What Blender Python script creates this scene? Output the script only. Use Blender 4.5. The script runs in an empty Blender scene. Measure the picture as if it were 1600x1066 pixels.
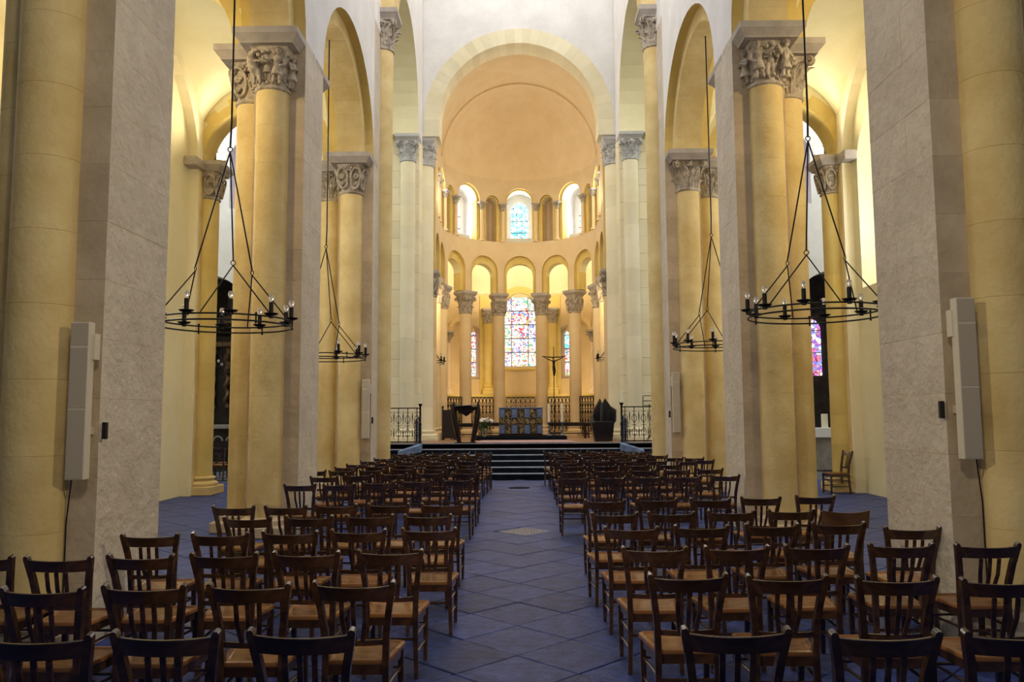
import bpy, math, random
from mathutils import Vector, Matrix
PI = math.pi
random.seed(7)
SC = bpy.context.scene
COL = SC.collection

# ------------------------------------------------------------------ camera
H = 1.78
F = 1260.0
pitch = math.atan(115 / F)
yaw = math.atan(13 / F * math.cos(pitch))
roll = math.radians(0.35)
fw = Vector((-math.sin(yaw) * math.cos(pitch), math.cos(yaw) * math.cos(pitch), math.sin(pitch)))
r0 = Vector((math.cos(yaw), math.sin(yaw), 0))
u0 = r0.cross(fw)
rt = math.cos(-roll) * r0 + math.sin(-roll) * u0
up = -math.sin(-roll) * r0 + math.cos(-roll) * u0
cd = bpy.data.cameras.new('camera')
cd.sensor_width = 36
cd.lens = F / 1600 * 36
cd.clip_end = 200
cam = bpy.data.objects.new('camera', cd)
COL.objects.link(cam)
M = Matrix((rt, up, -fw)).transposed().to_4x4()
M.translation = Vector((0, 0, H))
cam.matrix_world = M
SC.camera = cam

# ------------------------------------------------------------------ world, lights, exposure
w = bpy.data.worlds.new('daylight')
SC.world = w
w.use_nodes = True
bg = w.node_tree.nodes['Background']
bg.inputs[0].default_value = (0.55, 0.68, 1.0, 1)
bg.inputs[1].default_value = 0.10
SC.view_settings.view_transform = 'Standard'
SC.view_settings.look = 'None'
SC.view_settings.gamma = 1
SC.view_settings.use_curve_mapping = False
SC.view_settings.exposure = 0.0

COOL = (0.52, 0.64, 1.0)
DAY = (0.86, 0.93, 1.0)
WARM = (1.0, 0.78, 0.42)
SOFT = (1.0, 0.86, 0.62)


def area(name, loc, aim, size, watt, color, sy=None):
    l = bpy.data.lights.new(name, 'AREA')
    l.energy = watt
    l.color = color
    l.size = size
    if sy:
        l.shape = 'RECTANGLE'
        l.size_y = sy
    o = bpy.data.objects.new(name, l)
    COL.objects.link(o)
    o.location = loc
    o.rotation_euler = (Vector(aim) - Vector(loc)).to_track_quat('-Z', 'Y').to_euler()
    return o


def spot(name, loc, aim, watt, color, ang=100, rad=0.12, blend=0.7):
    l = bpy.data.lights.new(name, 'SPOT')
    l.energy = watt
    l.color = color
    l.spot_size = math.radians(ang)
    l.spot_blend = blend
    l.shadow_soft_size = rad
    o = bpy.data.objects.new(name, l)
    COL.objects.link(o)
    o.location = loc
    o.rotation_euler = (Vector(aim) - Vector(loc)).to_track_quat('-Z', 'Y').to_euler()
    return o


# daylight that falls from the lantern and clerestory, plus an added west fill
area('crossing_daylight', (0, 23.0, 17.8), (0, 23.0, 0), 5.5, 300, (1.0, 0.98, 0.96))
area('nave_daylight', (0, 10.5, 15.9), (0, 11.0, 0), 5.0, 420, (0.62, 0.73, 1.0), 9)
area('west_fill', (0, -2.5, 7.5), (0, 14.0, 3.0), 6.0, 60, (0.80, 0.86, 1.0), 5)  # added cool fill from behind the camera
for sd_ in (-1, 1):
    area('transept_daylight', (sd_ * 11.0, 22.5, 14.6), (sd_ * 9.5, 25.5, 4), 4.0, 620, DAY)
    # warm floodlights of the aisles
    spot('aisle_flood', (sd_ * 6.9, 18.2, 8.0), (sd_ * 5.8, 15.0, 10.3), 170, SOFT, 160, 0.3)
    spot('aisle_flood', (sd_ * 6.9, 12.6, 8.0), (sd_ * 5.8, 10.0, 10.3), 170, SOFT, 160, 0.3)
    spot('aisle_flood', (sd_ * 6.0, 9.8, 7.5), (sd_ * 6.0, 15.0, 3.0), 300, WARM, 150)
    area('aisle_window_light', (sd_ * 8.2, 15.5, 6.5), (sd_ * 4.5, 15.5, 3.0), 1.8, 120, DAY)
    # apse
    spot('apse_flood', (sd_ * 2.75, 27.45, 9.2), (-sd_ * 1.6, 31.5, 12.0), 260, (1.0, 0.84, 0.62), 150, 0.3)
    spot('choir_flood', (sd_ * 2.6, 27.5, 6.0), (0, 32.0, 4.0), 170, WARM, 150)
    for k_ in (0.26, 0.85, 1.4):
        spot('ambulatory_flood', (sd_ * 4.1 * math.sin(k_), 29.8 + 4.1 * math.cos(k_), 6.9), (sd_ * 5.2 * math.sin(k_), 29.8 + 5.2 * math.cos(k_), 8.2), 120, (1.0, 0.86, 0.60), 170)
    for k_ in (0.4, 1.2):
        spot('ambulatory_lamp', (sd_ * 4.2 * math.sin(k_), 29.8 + 4.2 * math.cos(k_), 3.0), (sd_ * 6 * math.sin(k_), 29.8 + 6 * math.cos(k_), 4.0), 60, WARM, 160)
for a_ in (0, 45, -45, 90, -90):
    a_ = math.radians(a_)
    area('apse_window_light', (3.75 * math.sin(a_), 29.8 + 3.75 * math.cos(a_), 10.0), (0, 29.8, 9.5), 0.6, 40, DAY, 1.3)
spot('west_lamp', (0.0, 0.8, 5.6), (0.0, 9.0, 4.0), 330, (1.0, 0.86, 0.60), 100, 0.2, 0.5)
area('nave_east_fill', (0.0, 15.0, 14.8), (0.0, 26.4, 7.0), 3.0, 260, (1.0, 0.95, 0.84))  # added fill, brightens the choir piers and evens the east wall
for sd_ in (-1, 1):
    spot('pier_lamp', (sd_ * 3.2, 2.2, 3.9), (-sd_ * 4.0, 7.6, 3.4), 420, (1.0, 0.85, 0.58), 85, 0.07, 0.6)


# ------------------------------------------------------------------ materials
def new_mat(name):
    m = bpy.data.materials.new(name)
    m.use_nodes = True
    return m, m.node_tree, m.node_tree.nodes['Principled BSDF']


def stone(name, c1, c2, rough=0.85, scale=1.2, bump=0.25, fine=22, rnd=0.08, c3=None, dirt=0.0):
    m, t, b = new_mat(name)
    N, L = t.nodes, t.links
    g = N.new('ShaderNodeNewGeometry')
    n1 = N.new('ShaderNodeTexNoise')
    n1.inputs['Scale'].default_value = scale
    n1.inputs['Detail'].default_value = 6
    n1.inputs['Roughness'].default_value = 0.62
    L.new(g.outputs['Position'], n1.inputs['Vector'])
    r = N.new('ShaderNodeValToRGB')
    r.color_ramp.elements[0].position = 0.33
    r.color_ramp.elements[0].color = (*c1, 1)
    r.color_ramp.elements[1].position = 0.68
    r.color_ramp.elements[1].color = (*c2, 1)
    L.new(n1.outputs['Fac'], r.inputs['Fac'])
    oi = N.new('ShaderNodeObjectInfo')
    mr = N.new('ShaderNodeMapRange')
    mr.inputs['To Min'].default_value = 1 - rnd
    mr.inputs['To Max'].default_value = 1 + rnd * 0.4
    L.new(oi.outputs['Random'], mr.inputs['Value'])
    mx = N.new('ShaderNodeMix')
    mx.data_type = 'RGBA'
    mx.blend_type = 'MULTIPLY'
    mx.inputs[0].default_value = 1
    L.new(r.outputs['Color'], mx.inputs[6])
    L.new(mr.outputs['Result'], mx.inputs[7])
    out = mx.outputs[2]
    if dirt:
        n3 = N.new('ShaderNodeTexNoise')
        n3.inputs['Scale'].default_value = 9
        n3.inputs['Detail'].default_value = 8
        L.new(g.outputs['Position'], n3.inputs['Vector'])
        r3 = N.new('ShaderNodeValToRGB')
        r3.color_ramp.elements[0].position = 0.35
        r3.color_ramp.elements[0].color = (1 - dirt, 1 - dirt, 1 - dirt, 1)
        r3.color_ramp.elements[1].position = 0.55
        r3.color_ramp.elements[1].color = (1, 1, 1, 1)
        L.new(n3.outputs['Fac'], r3.inputs['Fac'])
        m3 = N.new('ShaderNodeMix')
        m3.data_type = 'RGBA'
        m3.blend_type = 'MULTIPLY'
        m3.inputs[0].default_value = 1
        L.new(out, m3.inputs[6])
        L.new(r3.outputs['Color'], m3.inputs[7])
        out = m3.outputs[2]
    L.new(out, b.inputs['Base Color'])
    b.inputs['Roughness'].default_value = rough
    n2 = N.new('ShaderNodeTexNoise')
    n2.inputs['Scale'].default_value = fine
    n2.inputs['Detail'].default_value = 5
    L.new(g.outputs['Position'], n2.inputs['Vector'])
    bp = N.new('ShaderNodeBump')
    bp.inputs['Strength'].default_value = bump
    bp.inputs['Distance'].default_value = 0.02
    n4 = N.new('ShaderNodeTexNoise')
    n4.inputs['Scale'].default_value = fine * 0.28
    n4.inputs['Detail'].default_value = 3
    L.new(g.outputs['Position'], n4.inputs['Vector'])
    ad = N.new('ShaderNodeMath')
    ad.operation = 'MULTIPLY_ADD'
    ad.inputs[1].default_value = 1.6
    L.new(n4.outputs['Fac'], ad.inputs[0])
    L.new(n2.outputs['Fac'], ad.inputs[2])
    L.new(ad.outputs[0], bp.inputs['Height'])
    L.new(bp.outputs['Normal'], b.inputs['Normal'])
    return m


def wood(name, c1, c2, rough=0.35, scale=6):
    m, t, b = new_mat(name)
    N, L = t.nodes, t.links
    tc = N.new('ShaderNodeTexCoord')
    mp = N.new('ShaderNodeMapping')
    mp.inputs['Scale'].default_value = (scale * 0.35, scale * 2.2, scale * 0.6)
    L.new(tc.outputs['Object'], mp.inputs['Vector'])
    n = N.new('ShaderNodeTexNoise')
    n.inputs['Scale'].default_value = 3
    n.inputs['Detail'].default_value = 6
    n.inputs['Distortion'].default_value = 0.8
    L.new(mp.outputs['Vector'], n.inputs['Vector'])
    r = N.new('ShaderNodeValToRGB')
    r.color_ramp.elements[0].position = 0.3
    r.color_ramp.elements[0].color = (*c1, 1)
    r.color_ramp.elements[1].position = 0.7
    r.color_ramp.elements[1].color = (*c2, 1)
    L.new(n.outputs['Fac'], r.inputs['Fac'])
    oi = N.new('ShaderNodeObjectInfo')
    mr = N.new('ShaderNodeMapRange')
    mr.inputs['To Min'].default_value = 0.75
    mr.inputs['To Max'].default_value = 1.25
    L.new(oi.outputs['Random'], mr.inputs['Value'])
    mx = N.new('ShaderNodeMix')
    mx.data_type = 'RGBA'
    mx.blend_type = 'MULTIPLY'
    mx.inputs[0].default_value = 1
    L.new(r.outputs['Color'], mx.inputs[6])
    L.new(mr.outputs['Result'], mx.inputs[7])
    L.new(mx.outputs[2], b.inputs['Base Color'])
    b.inputs['Roughness'].default_value = rough
    return m


def plain(name, c, rough=0.5, metal=0.0, emit=0.0, trans=0.0, ior=1.45):
    m, t, b = new_mat(name)
    b.inputs['Base Color'].default_value = (*c, 1)
    b.inputs['Roughness'].default_value = rough
    b.inputs['Metallic'].default_value = metal
    b.inputs['Transmission Weight'].default_value = trans
    b.inputs['IOR'].default_value = ior
    if emit:
        b.inputs['Emission Color'].default_value = (*c, 1)
        b.inputs['Emission Strength'].default_value = emit
    return m


def stained(name, cols, white=0.45, scale=9, strength=1.6):
    """leaded glass lit by the day outside: coloured cells among clear ones"""
    m, t, b = new_mat(name)
    N, L = t.nodes, t.links
    g = N.new('ShaderNodeNewGeometry')
    v = N.new('ShaderNodeTexVoronoi')
    v.inputs['Scale'].default_value = scale
    L.new(g.outputs['Position'], v.inputs['Vector'])
    sp = N.new('ShaderNodeSeparateColor')
    L.new(v.outputs['Color'], sp.inputs['Color'])
    r = N.new('ShaderNodeValToRGB')
    r.color_ramp.interpolation = 'CONSTANT'
    e = r.color_ramp.elements
    e[0].position = 0
    e[0].color = (1, 0.98, 0.97, 1)
    e[1].position = white
    e[1].color = (*cols[0], 1)
    for i, c in enumerate(cols[1:]):
        k = e.new(white + (1 - white) * (i + 1) / len(cols))
        k.color = (*c, 1)
    L.new(sp.outputs['Red'], r.inputs['Fac'])
    v2 = N.new('ShaderNodeTexVoronoi')
    v2.feature = 'DISTANCE_TO_EDGE'
    v2.inputs['Scale'].default_value = scale
    L.new(g.outputs['Position'], v2.inputs['Vector'])
    r2 = N.new('ShaderNodeValToRGB')
    r2.color_ramp.elements[0].position = 0.02
    r2.color_ramp.elements[0].color = (0.03, 0.03, 0.04, 1)
    r2.color_ramp.elements[1].position = 0.07
    r2.color_ramp.elements[1].color = (1, 1, 1, 1)
    L.new(v2.outputs['Distance'], r2.inputs['Fac'])
    mx = N.new('ShaderNodeMix')
    mx.data_type = 'RGBA'
    mx.blend_type = 'MULTIPLY'
    mx.inputs[0].default_value = 1
    L.new(r.outputs['Color'], mx.inputs[6])
    L.new(r2.outputs['Color'], mx.inputs[7])
    b.inputs['Base Color'].default_value = (0.05, 0.05, 0.06, 1)
    L.new(mx.outputs[2], b.inputs['Emission Color'])
    b.inputs['Emission Strength'].default_value = strength
    b.inputs['Roughness'].default_value = 0.2
    return m


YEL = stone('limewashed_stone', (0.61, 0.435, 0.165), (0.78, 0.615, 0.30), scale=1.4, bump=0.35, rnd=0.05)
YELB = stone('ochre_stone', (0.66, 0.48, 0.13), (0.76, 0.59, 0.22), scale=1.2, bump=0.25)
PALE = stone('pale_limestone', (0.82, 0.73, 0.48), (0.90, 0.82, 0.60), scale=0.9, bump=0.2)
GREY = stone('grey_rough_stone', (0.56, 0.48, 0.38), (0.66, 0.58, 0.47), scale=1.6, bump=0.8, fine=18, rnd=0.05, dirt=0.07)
WHITE = stone('white_plaster', (0.70, 0.68, 0.66), (0.82, 0.80, 0.78), scale=1.2, bump=0.12)
ORAN = stone('ochre_plaster', (0.70, 0.52, 0.28), (0.77, 0.60, 0.36), scale=1.3, bump=0.15)
CREAM = stone('cream_plaster', (0.80, 0.72, 0.43), (0.88, 0.81, 0.54), scale=1.0, bump=0.12)
CAPM = stone('carved_grey_stone', (0.34, 0.28, 0.21), (0.62, 0.53, 0.42), scale=8, bump=0.5, fine=40, rnd=0.1, dirt=0.35)
ABAM = stone('abacus_stone', (0.36, 0.31, 0.27), (0.50, 0.44, 0.38), scale=3, bump=0.3)
FLOOR = stone('basalt_paving', (0.020, 0.036, 0.135), (0.056, 0.086, 0.280), rough=0.50, scale=5.5, bump=0.35, fine=45, rnd=0.35, dirt=0.30)
FLOOR.node_tree.nodes['Principled BSDF'].inputs['Specular IOR Level'].default_value = 0.3
JOINT = stone('mortar_joint', (0.04, 0.045, 0.06), (0.16, 0.17, 0.20), scale=7)
STEP = stone('black_step_stone', (0.004, 0.005, 0.009), (0.010, 0.012, 0.018), rough=0.85, scale=4, bump=0.1)
STEP.node_tree.nodes['Principled BSDF'].inputs['Specular IOR Level'].default_value = 0.1
NOSE = stone('worn_step_edge', (0.20, 0.23, 0.30), (0.34, 0.38, 0.46), rough=0.4, scale=4, bump=0.1)
PARQ = wood('sanctuary_boards', (0.24, 0.13, 0.07), (0.40, 0.24, 0.15), rough=0.4, scale=2)
CHW = wood('dark_chair_wood', (0.020, 0.008, 0.003), (0.075, 0.032, 0.013), rough=0.25)
CHW.node_tree.nodes['Principled BSDF'].inputs['Coat Weight'].default_value = 0.6
CHW.node_tree.nodes['Principled BSDF'].inputs['Coat Roughness'].default_value = 0.18
SEATW = wood('seat_plywood', (0.20, 0.080, 0.024), (0.29, 0.125, 0.040), rough=0.22, scale=2)
IRON = plain('black_iron', (0.012, 0.012, 0.014), 0.45, 0.6)
IRONB = plain('blued_iron', (0.03, 0.045, 0.09), 0.4, 0.7)
BRONZE = plain('dark_bronze', (0.030, 0.020, 0.018), 0.35, 0.7)
BLACKL = plain('black_lacquer', (0.012, 0.010, 0.012), 0.28)
WAX = plain('candle_wax', (0.85, 0.80, 0.62), 0.5)
BULB = plain('clear_bulb', (0.95, 0.96, 1.0), 0.05, 0, 0, 0.85)
SPK = plain('speaker_enamel', (0.62, 0.55, 0.44), 0.5)
SPKG = plain('speaker_grille_cloth', (0.46, 0.39, 0.29), 0.7)
LEAFG = plain('green_foliage', (0.03, 0.08, 0.02), 0.6)
PETAL = plain('white_petals', (0.85, 0.84, 0.80), 0.6)
GLASSV = plain('vase_glass', (0.75, 0.85, 0.75), 0.05, 0, 0, 0.9)
LINEN = plain('white_linen', (0.85, 0.85, 0.88), 0.8)
SILVER = plain('silver_plate', (0.20, 0.26, 0.42), 0.28, 0.9)
GOLD = plain('gilt_bronze', (0.42, 0.32, 0.17), 0.32, 0.9)
RUG = stone('pink_carpet', (0.42, 0.25, 0.25), (0.52, 0.33, 0.33), scale=6, bump=0.3)
DARKW = wood('dark_oak', (0.008, 0.004, 0.003), (0.024, 0.012, 0.007), rough=0.6)
GILTW = wood('dull_gilding', (0.09, 0.05, 0.02), (0.22, 0.13, 0.05), rough=0.5)
SHADOW = stone('shade_dark_stone', (0.03, 0.024, 0.02), (0.07, 0.055, 0.045), scale=3)  # chapel stone with the gloom of the chapel put into its colour
STATUE = stone('statue_stone', (0.25, 0.22, 0.20), (0.38, 0.35, 0.32), scale=6)
LAMPON = plain('lit_lamp_face', (1.0, 0.93, 0.78), 0.5, 0, 12)

CAPL = stone('carved_pale_stone', (0.48, 0.47, 0.46), (0.70, 0.69, 0.68), scale=8, bump=0.5, fine=40, rnd=0.1, dirt=0.3)
ABAL = stone('pale_abacus_stone', (0.50, 0.49, 0.48), (0.62, 0.61, 0.60), scale=3, bump=0.3)
PALEY = stone('pale_yellow_stone', (0.76, 0.68, 0.45), (0.86, 0.79, 0.58), scale=0.9, bump=0.2)
PINKP = stone('pinkish_plaster', (0.74, 0.56, 0.42), (0.82, 0.66, 0.53), scale=1.2, bump=0.12)
DAYGLASS = plain('daylit_clear_glass', (0.95, 0.97, 1.0), 0.3, 0, 6.0)
PURPLE = stained('purple_leaded_glass', [(0.35, 0.12, 0.75), (0.6, 0.3, 0.9), (0.8, 0.15, 0.35), (0.3, 0.4, 1.0)], 0.40, 11, 1.2)
APSEGLASS = [stained('turquoise_leaded_glass', [(0.05, 0.75, 0.75), (0.2, 0.85, 0.9), (0.15, 0.6, 0.95), (0.6, 0.95, 0.9)], 0.42, 13, 2.0),
             stained('pink_green_leaded_glass', [(0.15, 0.7, 0.4), (0.9, 0.3, 0.5), (0.4, 0.5, 1.0), (0.95, 0.7, 0.8)], 0.6, 12, 2.0)]
S1 = stained('multicolour_leaded_glass', [(0.9, 0.08, 0.08), (0.1, 0.35, 0.9), (0.95, 0.7, 0.1), (0.1, 0.6, 0.25), (0.95, 0.5, 0.1)], 0.66, 19, 1.5)
S2 = stained('red_medallion_leaded_glass', [(0.9, 0.06, 0.10), (0.9, 0.25, 0.2), (0.95, 0.75, 0.2), (0.15, 0.3, 0.8)], 0.55, 15, 1.5)
S3 = stained('blue_yellow_leaded_glass', [(0.12, 0.3, 0.9), (0.95, 0.8, 0.2), (0.4, 0.6, 0.95), (0.8, 0.15, 0.15), (0.3, 0.25, 0.7)], 0.62, 19, 1.5)
S4 = stained('green_leaded_glass', [(0.1, 0.65, 0.3), (0.95, 0.75, 0.3), (0.5, 0.8, 0.4), (0.9, 0.2, 0.2)], 0.64, 18, 1.5)
STAIN = [S3, S1, S4, S1, S3, S1, S4, S2, S3, S1, S2, S1]
STAIN2 = [S4, APSEGLASS[0], S1]
STAIN3 = [S1, S3, S2]
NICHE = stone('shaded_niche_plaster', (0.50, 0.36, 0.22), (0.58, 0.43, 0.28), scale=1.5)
PURPLE2 = stained('violet_leaded_glass', [(0.35, 0.15, 0.8), (0.7, 0.2, 0.7), (0.9, 0.2, 0.3), (0.3, 0.4, 1.0)], 0.3, 10, 1.4)

# ------------------------------------------------------------------ mesh helpers
class MB:
    def __init__(s):
        s.v, s.f = [], []

    def add(s, vs, fs):
        k = len(s.v)
        s.v += [tuple(p) for p in vs]
        s.f += [tuple(i + k for i in q) for q in fs]
        return s

    def box(s, x0, x1, y0, y1, z0, z1):
        v = [(x0, y0, z0), (x1, y0, z0), (x1, y1, z0), (x0, y1, z0), (x0, y0, z1), (x1, y0, z1), (x1, y1, z1), (x0, y1, z1)]
        return s.add(v, [(0, 3, 2, 1), (4, 5, 6, 7), (0, 1, 5, 4), (1, 2, 6, 5), (2, 3, 7, 6), (3, 0, 4, 7)])

    def bbox(s, x0, x1, y0, y1, z0, z1, b=0.01):
        """box with chamfered edges"""
        xs, ys, zs = (x0, x1), (y0, y1), (z0, z1)
        vs, idx = [], {}
        for i in (0, 1):
            for j in (0, 1):
                for k in (0, 1):
                    dx, dy, dz = (b if i == 0 else -b), (b if j == 0 else -b), (b if k == 0 else -b)
                    c = (xs[i], ys[j], zs[k])
                    idx[i, j, k, 0] = len(vs); vs.append((c[0], c[1] + dy, c[2] + dz))
                    idx[i, j, k, 1] = len(vs); vs.append((c[0] + dx, c[1], c[2] + dz))
                    idx[i, j, k, 2] = len(vs); vs.append((c[0] + dx, c[1] + dy, c[2]))
        fs = []
        q = ((0, 0), (1, 0), (1, 1), (0, 1))
        for i in (0, 1):
            o = [idx[i, a, c, 0] for a, c in q]; fs.append(o if i else o[::-1])
            o = [idx[a, i, c, 1] for a, c in q]; fs.append(o[::-1] if i else o)
            o = [idx[a, c, i, 2] for a, c in q]; fs.append(o if i else o[::-1])
        for a in (0, 1):
            for c in (0, 1):
                fs.append((idx[a, c, 0, 0], idx[a, c, 1, 0], idx[a, c, 1, 1], idx[a, c, 0, 1]))
                fs.append((idx[a, 0, c, 0], idx[a, 1, c, 0], idx[a, 1, c, 2], idx[a, 0, c, 2]))
                fs.append((idx[0, a, c, 1], idx[1, a, c, 1], idx[1, a, c, 2], idx[0, a, c, 2]))
        for i in (0, 1):
            for j in (0, 1):
                for k in (0, 1):
                    fs.append((idx[i, j, k, 0], idx[i, j, k, 1], idx[i, j, k, 2]))
        return s.add(vs, fs)

    def lathe(s, prof, n=24, cx=0, cy=0, a0=0, a1=2 * PI, caps=True):
        full = abs(a1 - a0 - 2 * PI) < 1e-6
        m = n if full else n + 1
        vs = [(cx + r * math.cos(a0 + (a1 - a0) * i / n), cy + r * math.sin(a0 + (a1 - a0) * i / n), z) for r, z in prof for i in range(m)]
        fs = []
        for j in range(len(prof) - 1):
            for i in range(n):
                a, b = j * m + i, j * m + (i + 1) % m
                fs.append((a, b, b + m, a + m))
        if caps and full:
            fs.append(tuple(range(m))[::-1])
            fs.append(tuple((len(prof) - 1) * m + i for i in range(m)))
        return s.add(vs, fs)

    def tube(s, pts, r, n=6, closed=False, caps=True):
        pts = [Vector(p) for p in pts]
        k = len(pts)
        rr = r if isinstance(r, (list, tuple)) else [r] * k
        vs = []
        pn = None
        for i, p in enumerate(pts):
            if closed:
                t = (pts[(i + 1) % k] - pts[i - 1])
            else:
                t = pts[min(i + 1, k - 1)] - pts[max(i - 1, 0)]
            t.normalize()
            if pn is None:
                a = Vector((0, 0, 1)) if abs(t.z) < 0.9 else Vector((1, 0, 0))
                pn = t.cross(a).normalized()
            else:
                pn = (pn - t * pn.dot(t)).normalized()
            b = t.cross(pn)
            for j in range(n):
                an = 2 * PI * (j + 0.5) / n
                vs.append(p + rr[i] * (math.cos(an) * pn + math.sin(an) * b))
        fs = []
        for i in range(k if closed else k - 1):
            for j in range(n):
                a, b = i * n + j, i * n + (j + 1) % n
                c, d = ((i + 1) % k) * n + (j + 1) % n, ((i + 1) % k) * n + j
                fs.append((a, b, c, d))
        if caps and not closed:
            fs.append(tuple(range(n))[::-1])
            fs.append(tuple((k - 1) * n + j for j in range(n)))
        return s.add(vs, fs)

    def sweep(s, pts, w, d, side):
        """rectangular bar of width w (along side) and depth d along pts"""
        side = Vector(side).normalized()
        pts = [Vector(p) for p in pts]
        vs = []
        ws = w if isinstance(w, (list, tuple)) else [w] * len(pts)
        for i, p in enumerate(pts):
            t = (pts[min(i + 1, len(pts) - 1)] - pts[max(i - 1, 0)]).normalized()
            sd = (side - t * side.dot(t)).normalized()
            b = t.cross(sd)
            for a, c in ((-1, -1), (1, -1), (1, 1), (-1, 1)):
                vs.append(p + sd * a * ws[i] / 2 + b * c * d / 2)
        fs = []
        for i in range(len(pts) - 1):
            for j in range(4):
                a, b = i * 4 + j, i * 4 + (j + 1) % 4
                fs.append((a, b, b + 4, a + 4))
        fs += [(3, 2, 1, 0), tuple((len(pts) - 1) * 4 + j for j in range(4))]
        return s.add(vs, fs)

    def ball(s, c, r, n=8, m=6, sc=(1, 1, 1)):
        prof = [(math.sin(PI * j / m), -math.cos(PI * j / m)) for j in range(m + 1)]
        vs = [(c[0] + r * sc[0] * p * math.cos(2 * PI * i / n), c[1] + r * sc[1] * p * math.sin(2 * PI * i / n), c[2] + r * sc[2] * z) for p, z in prof for i in range(n)]
        fs = [(j * n + i, j * n + (i + 1) % n, (j + 1) * n + (i + 1) % n, (j + 1) * n + i) for j in range(m) for i in range(n)]
        return s.add(vs, fs)

    def cap(s, a, b, ra, rb, n=8):
        """tapered capsule"""
        a, b = Vector(a), Vector(b)
        d = (b - a).normalized()
        pts, rr = [], []
        for k in (0.0, 0.5, 0.85):
            an = PI / 2 * (1 - k)
            pts.append(a - d * ra * math.sin(an) * 0.98); rr.append(max(ra * math.cos(an), ra * 0.08))
        pts.append(a); rr.append(ra)
        pts.append(b); rr.append(rb)
        for k in (0.85, 0.5, 0.0):
            an = PI / 2 * (1 - k)
            pts.append(b + d * rb * math.sin(an) * 0.98); rr.append(max(rb * math.cos(an), rb * 0.08))
        return s.tube(pts, rr, n)

    def mesh(s, name, smooth=False, merge=False):
        me = bpy.data.meshes.new(name)
        me.from_pydata(s.v, [], s.f)
        if smooth:
            me.polygons.foreach_set('use_smooth', [True] * len(me.polygons))
            try:
                me.set_sharp_from_angle(angle=math.radians(42))
            except Exception:
                pass
        me.update()
        return me


def ob(name, mb, mat, parent=None, loc=(0, 0, 0), rot=(0, 0, 0), smooth=False, scale=None, **props):
    me = mb.mesh(name, smooth) if isinstance(mb, MB) else mb
    if mat is not None and len(me.materials) == 0:
        me.materials.append(mat)
    o = bpy.data.objects.new(name, me)
    COL.objects.link(o)
    o.location = loc
    o.rotation_euler = rot
    if scale:
        o.scale = scale if isinstance(scale, (tuple, list)) else (scale,) * 3
    if parent:
        o.parent = parent
    for k, v in props.items():
        o[k] = v
    return o


def thing(name, label, cat, loc=(0, 0, 0), rz=0.0, group=None, mb=None, mat=None, smooth=False, kind=None):
    if mb is None:
        o = bpy.data.objects.new(name, None)
        o.empty_display_size = 0.2
        COL.objects.link(o)
        o.location = loc
        o.rotation_euler = (0, 0, rz)
    else:
        o = ob(name, mb, mat, None, loc, (0, 0, rz), smooth)
    o['label'] = label
    o['category'] = cat
    if group:
        o['group'] = group
    if kind:
        o['kind'] = kind
    return o


def struct(name, mb, mat, smooth=False, parent=None):
    o = ob(name, mb, mat, parent, smooth=smooth)
    o['kind'] = 'structure'
    return o


def remesh(o, vox=0.012, it=3):
    m = o.modifiers.new('fuse', 'REMESH')
    m.mode = 'VOXEL'
    m.voxel_size = vox
    m.use_smooth_shade = True
    s = o.modifiers.new('smooth', 'SMOOTH')
    s.iterations = it
    s.factor = 0.5
    return o


def flip(me):
    me.flip_normals()
    return me


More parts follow.
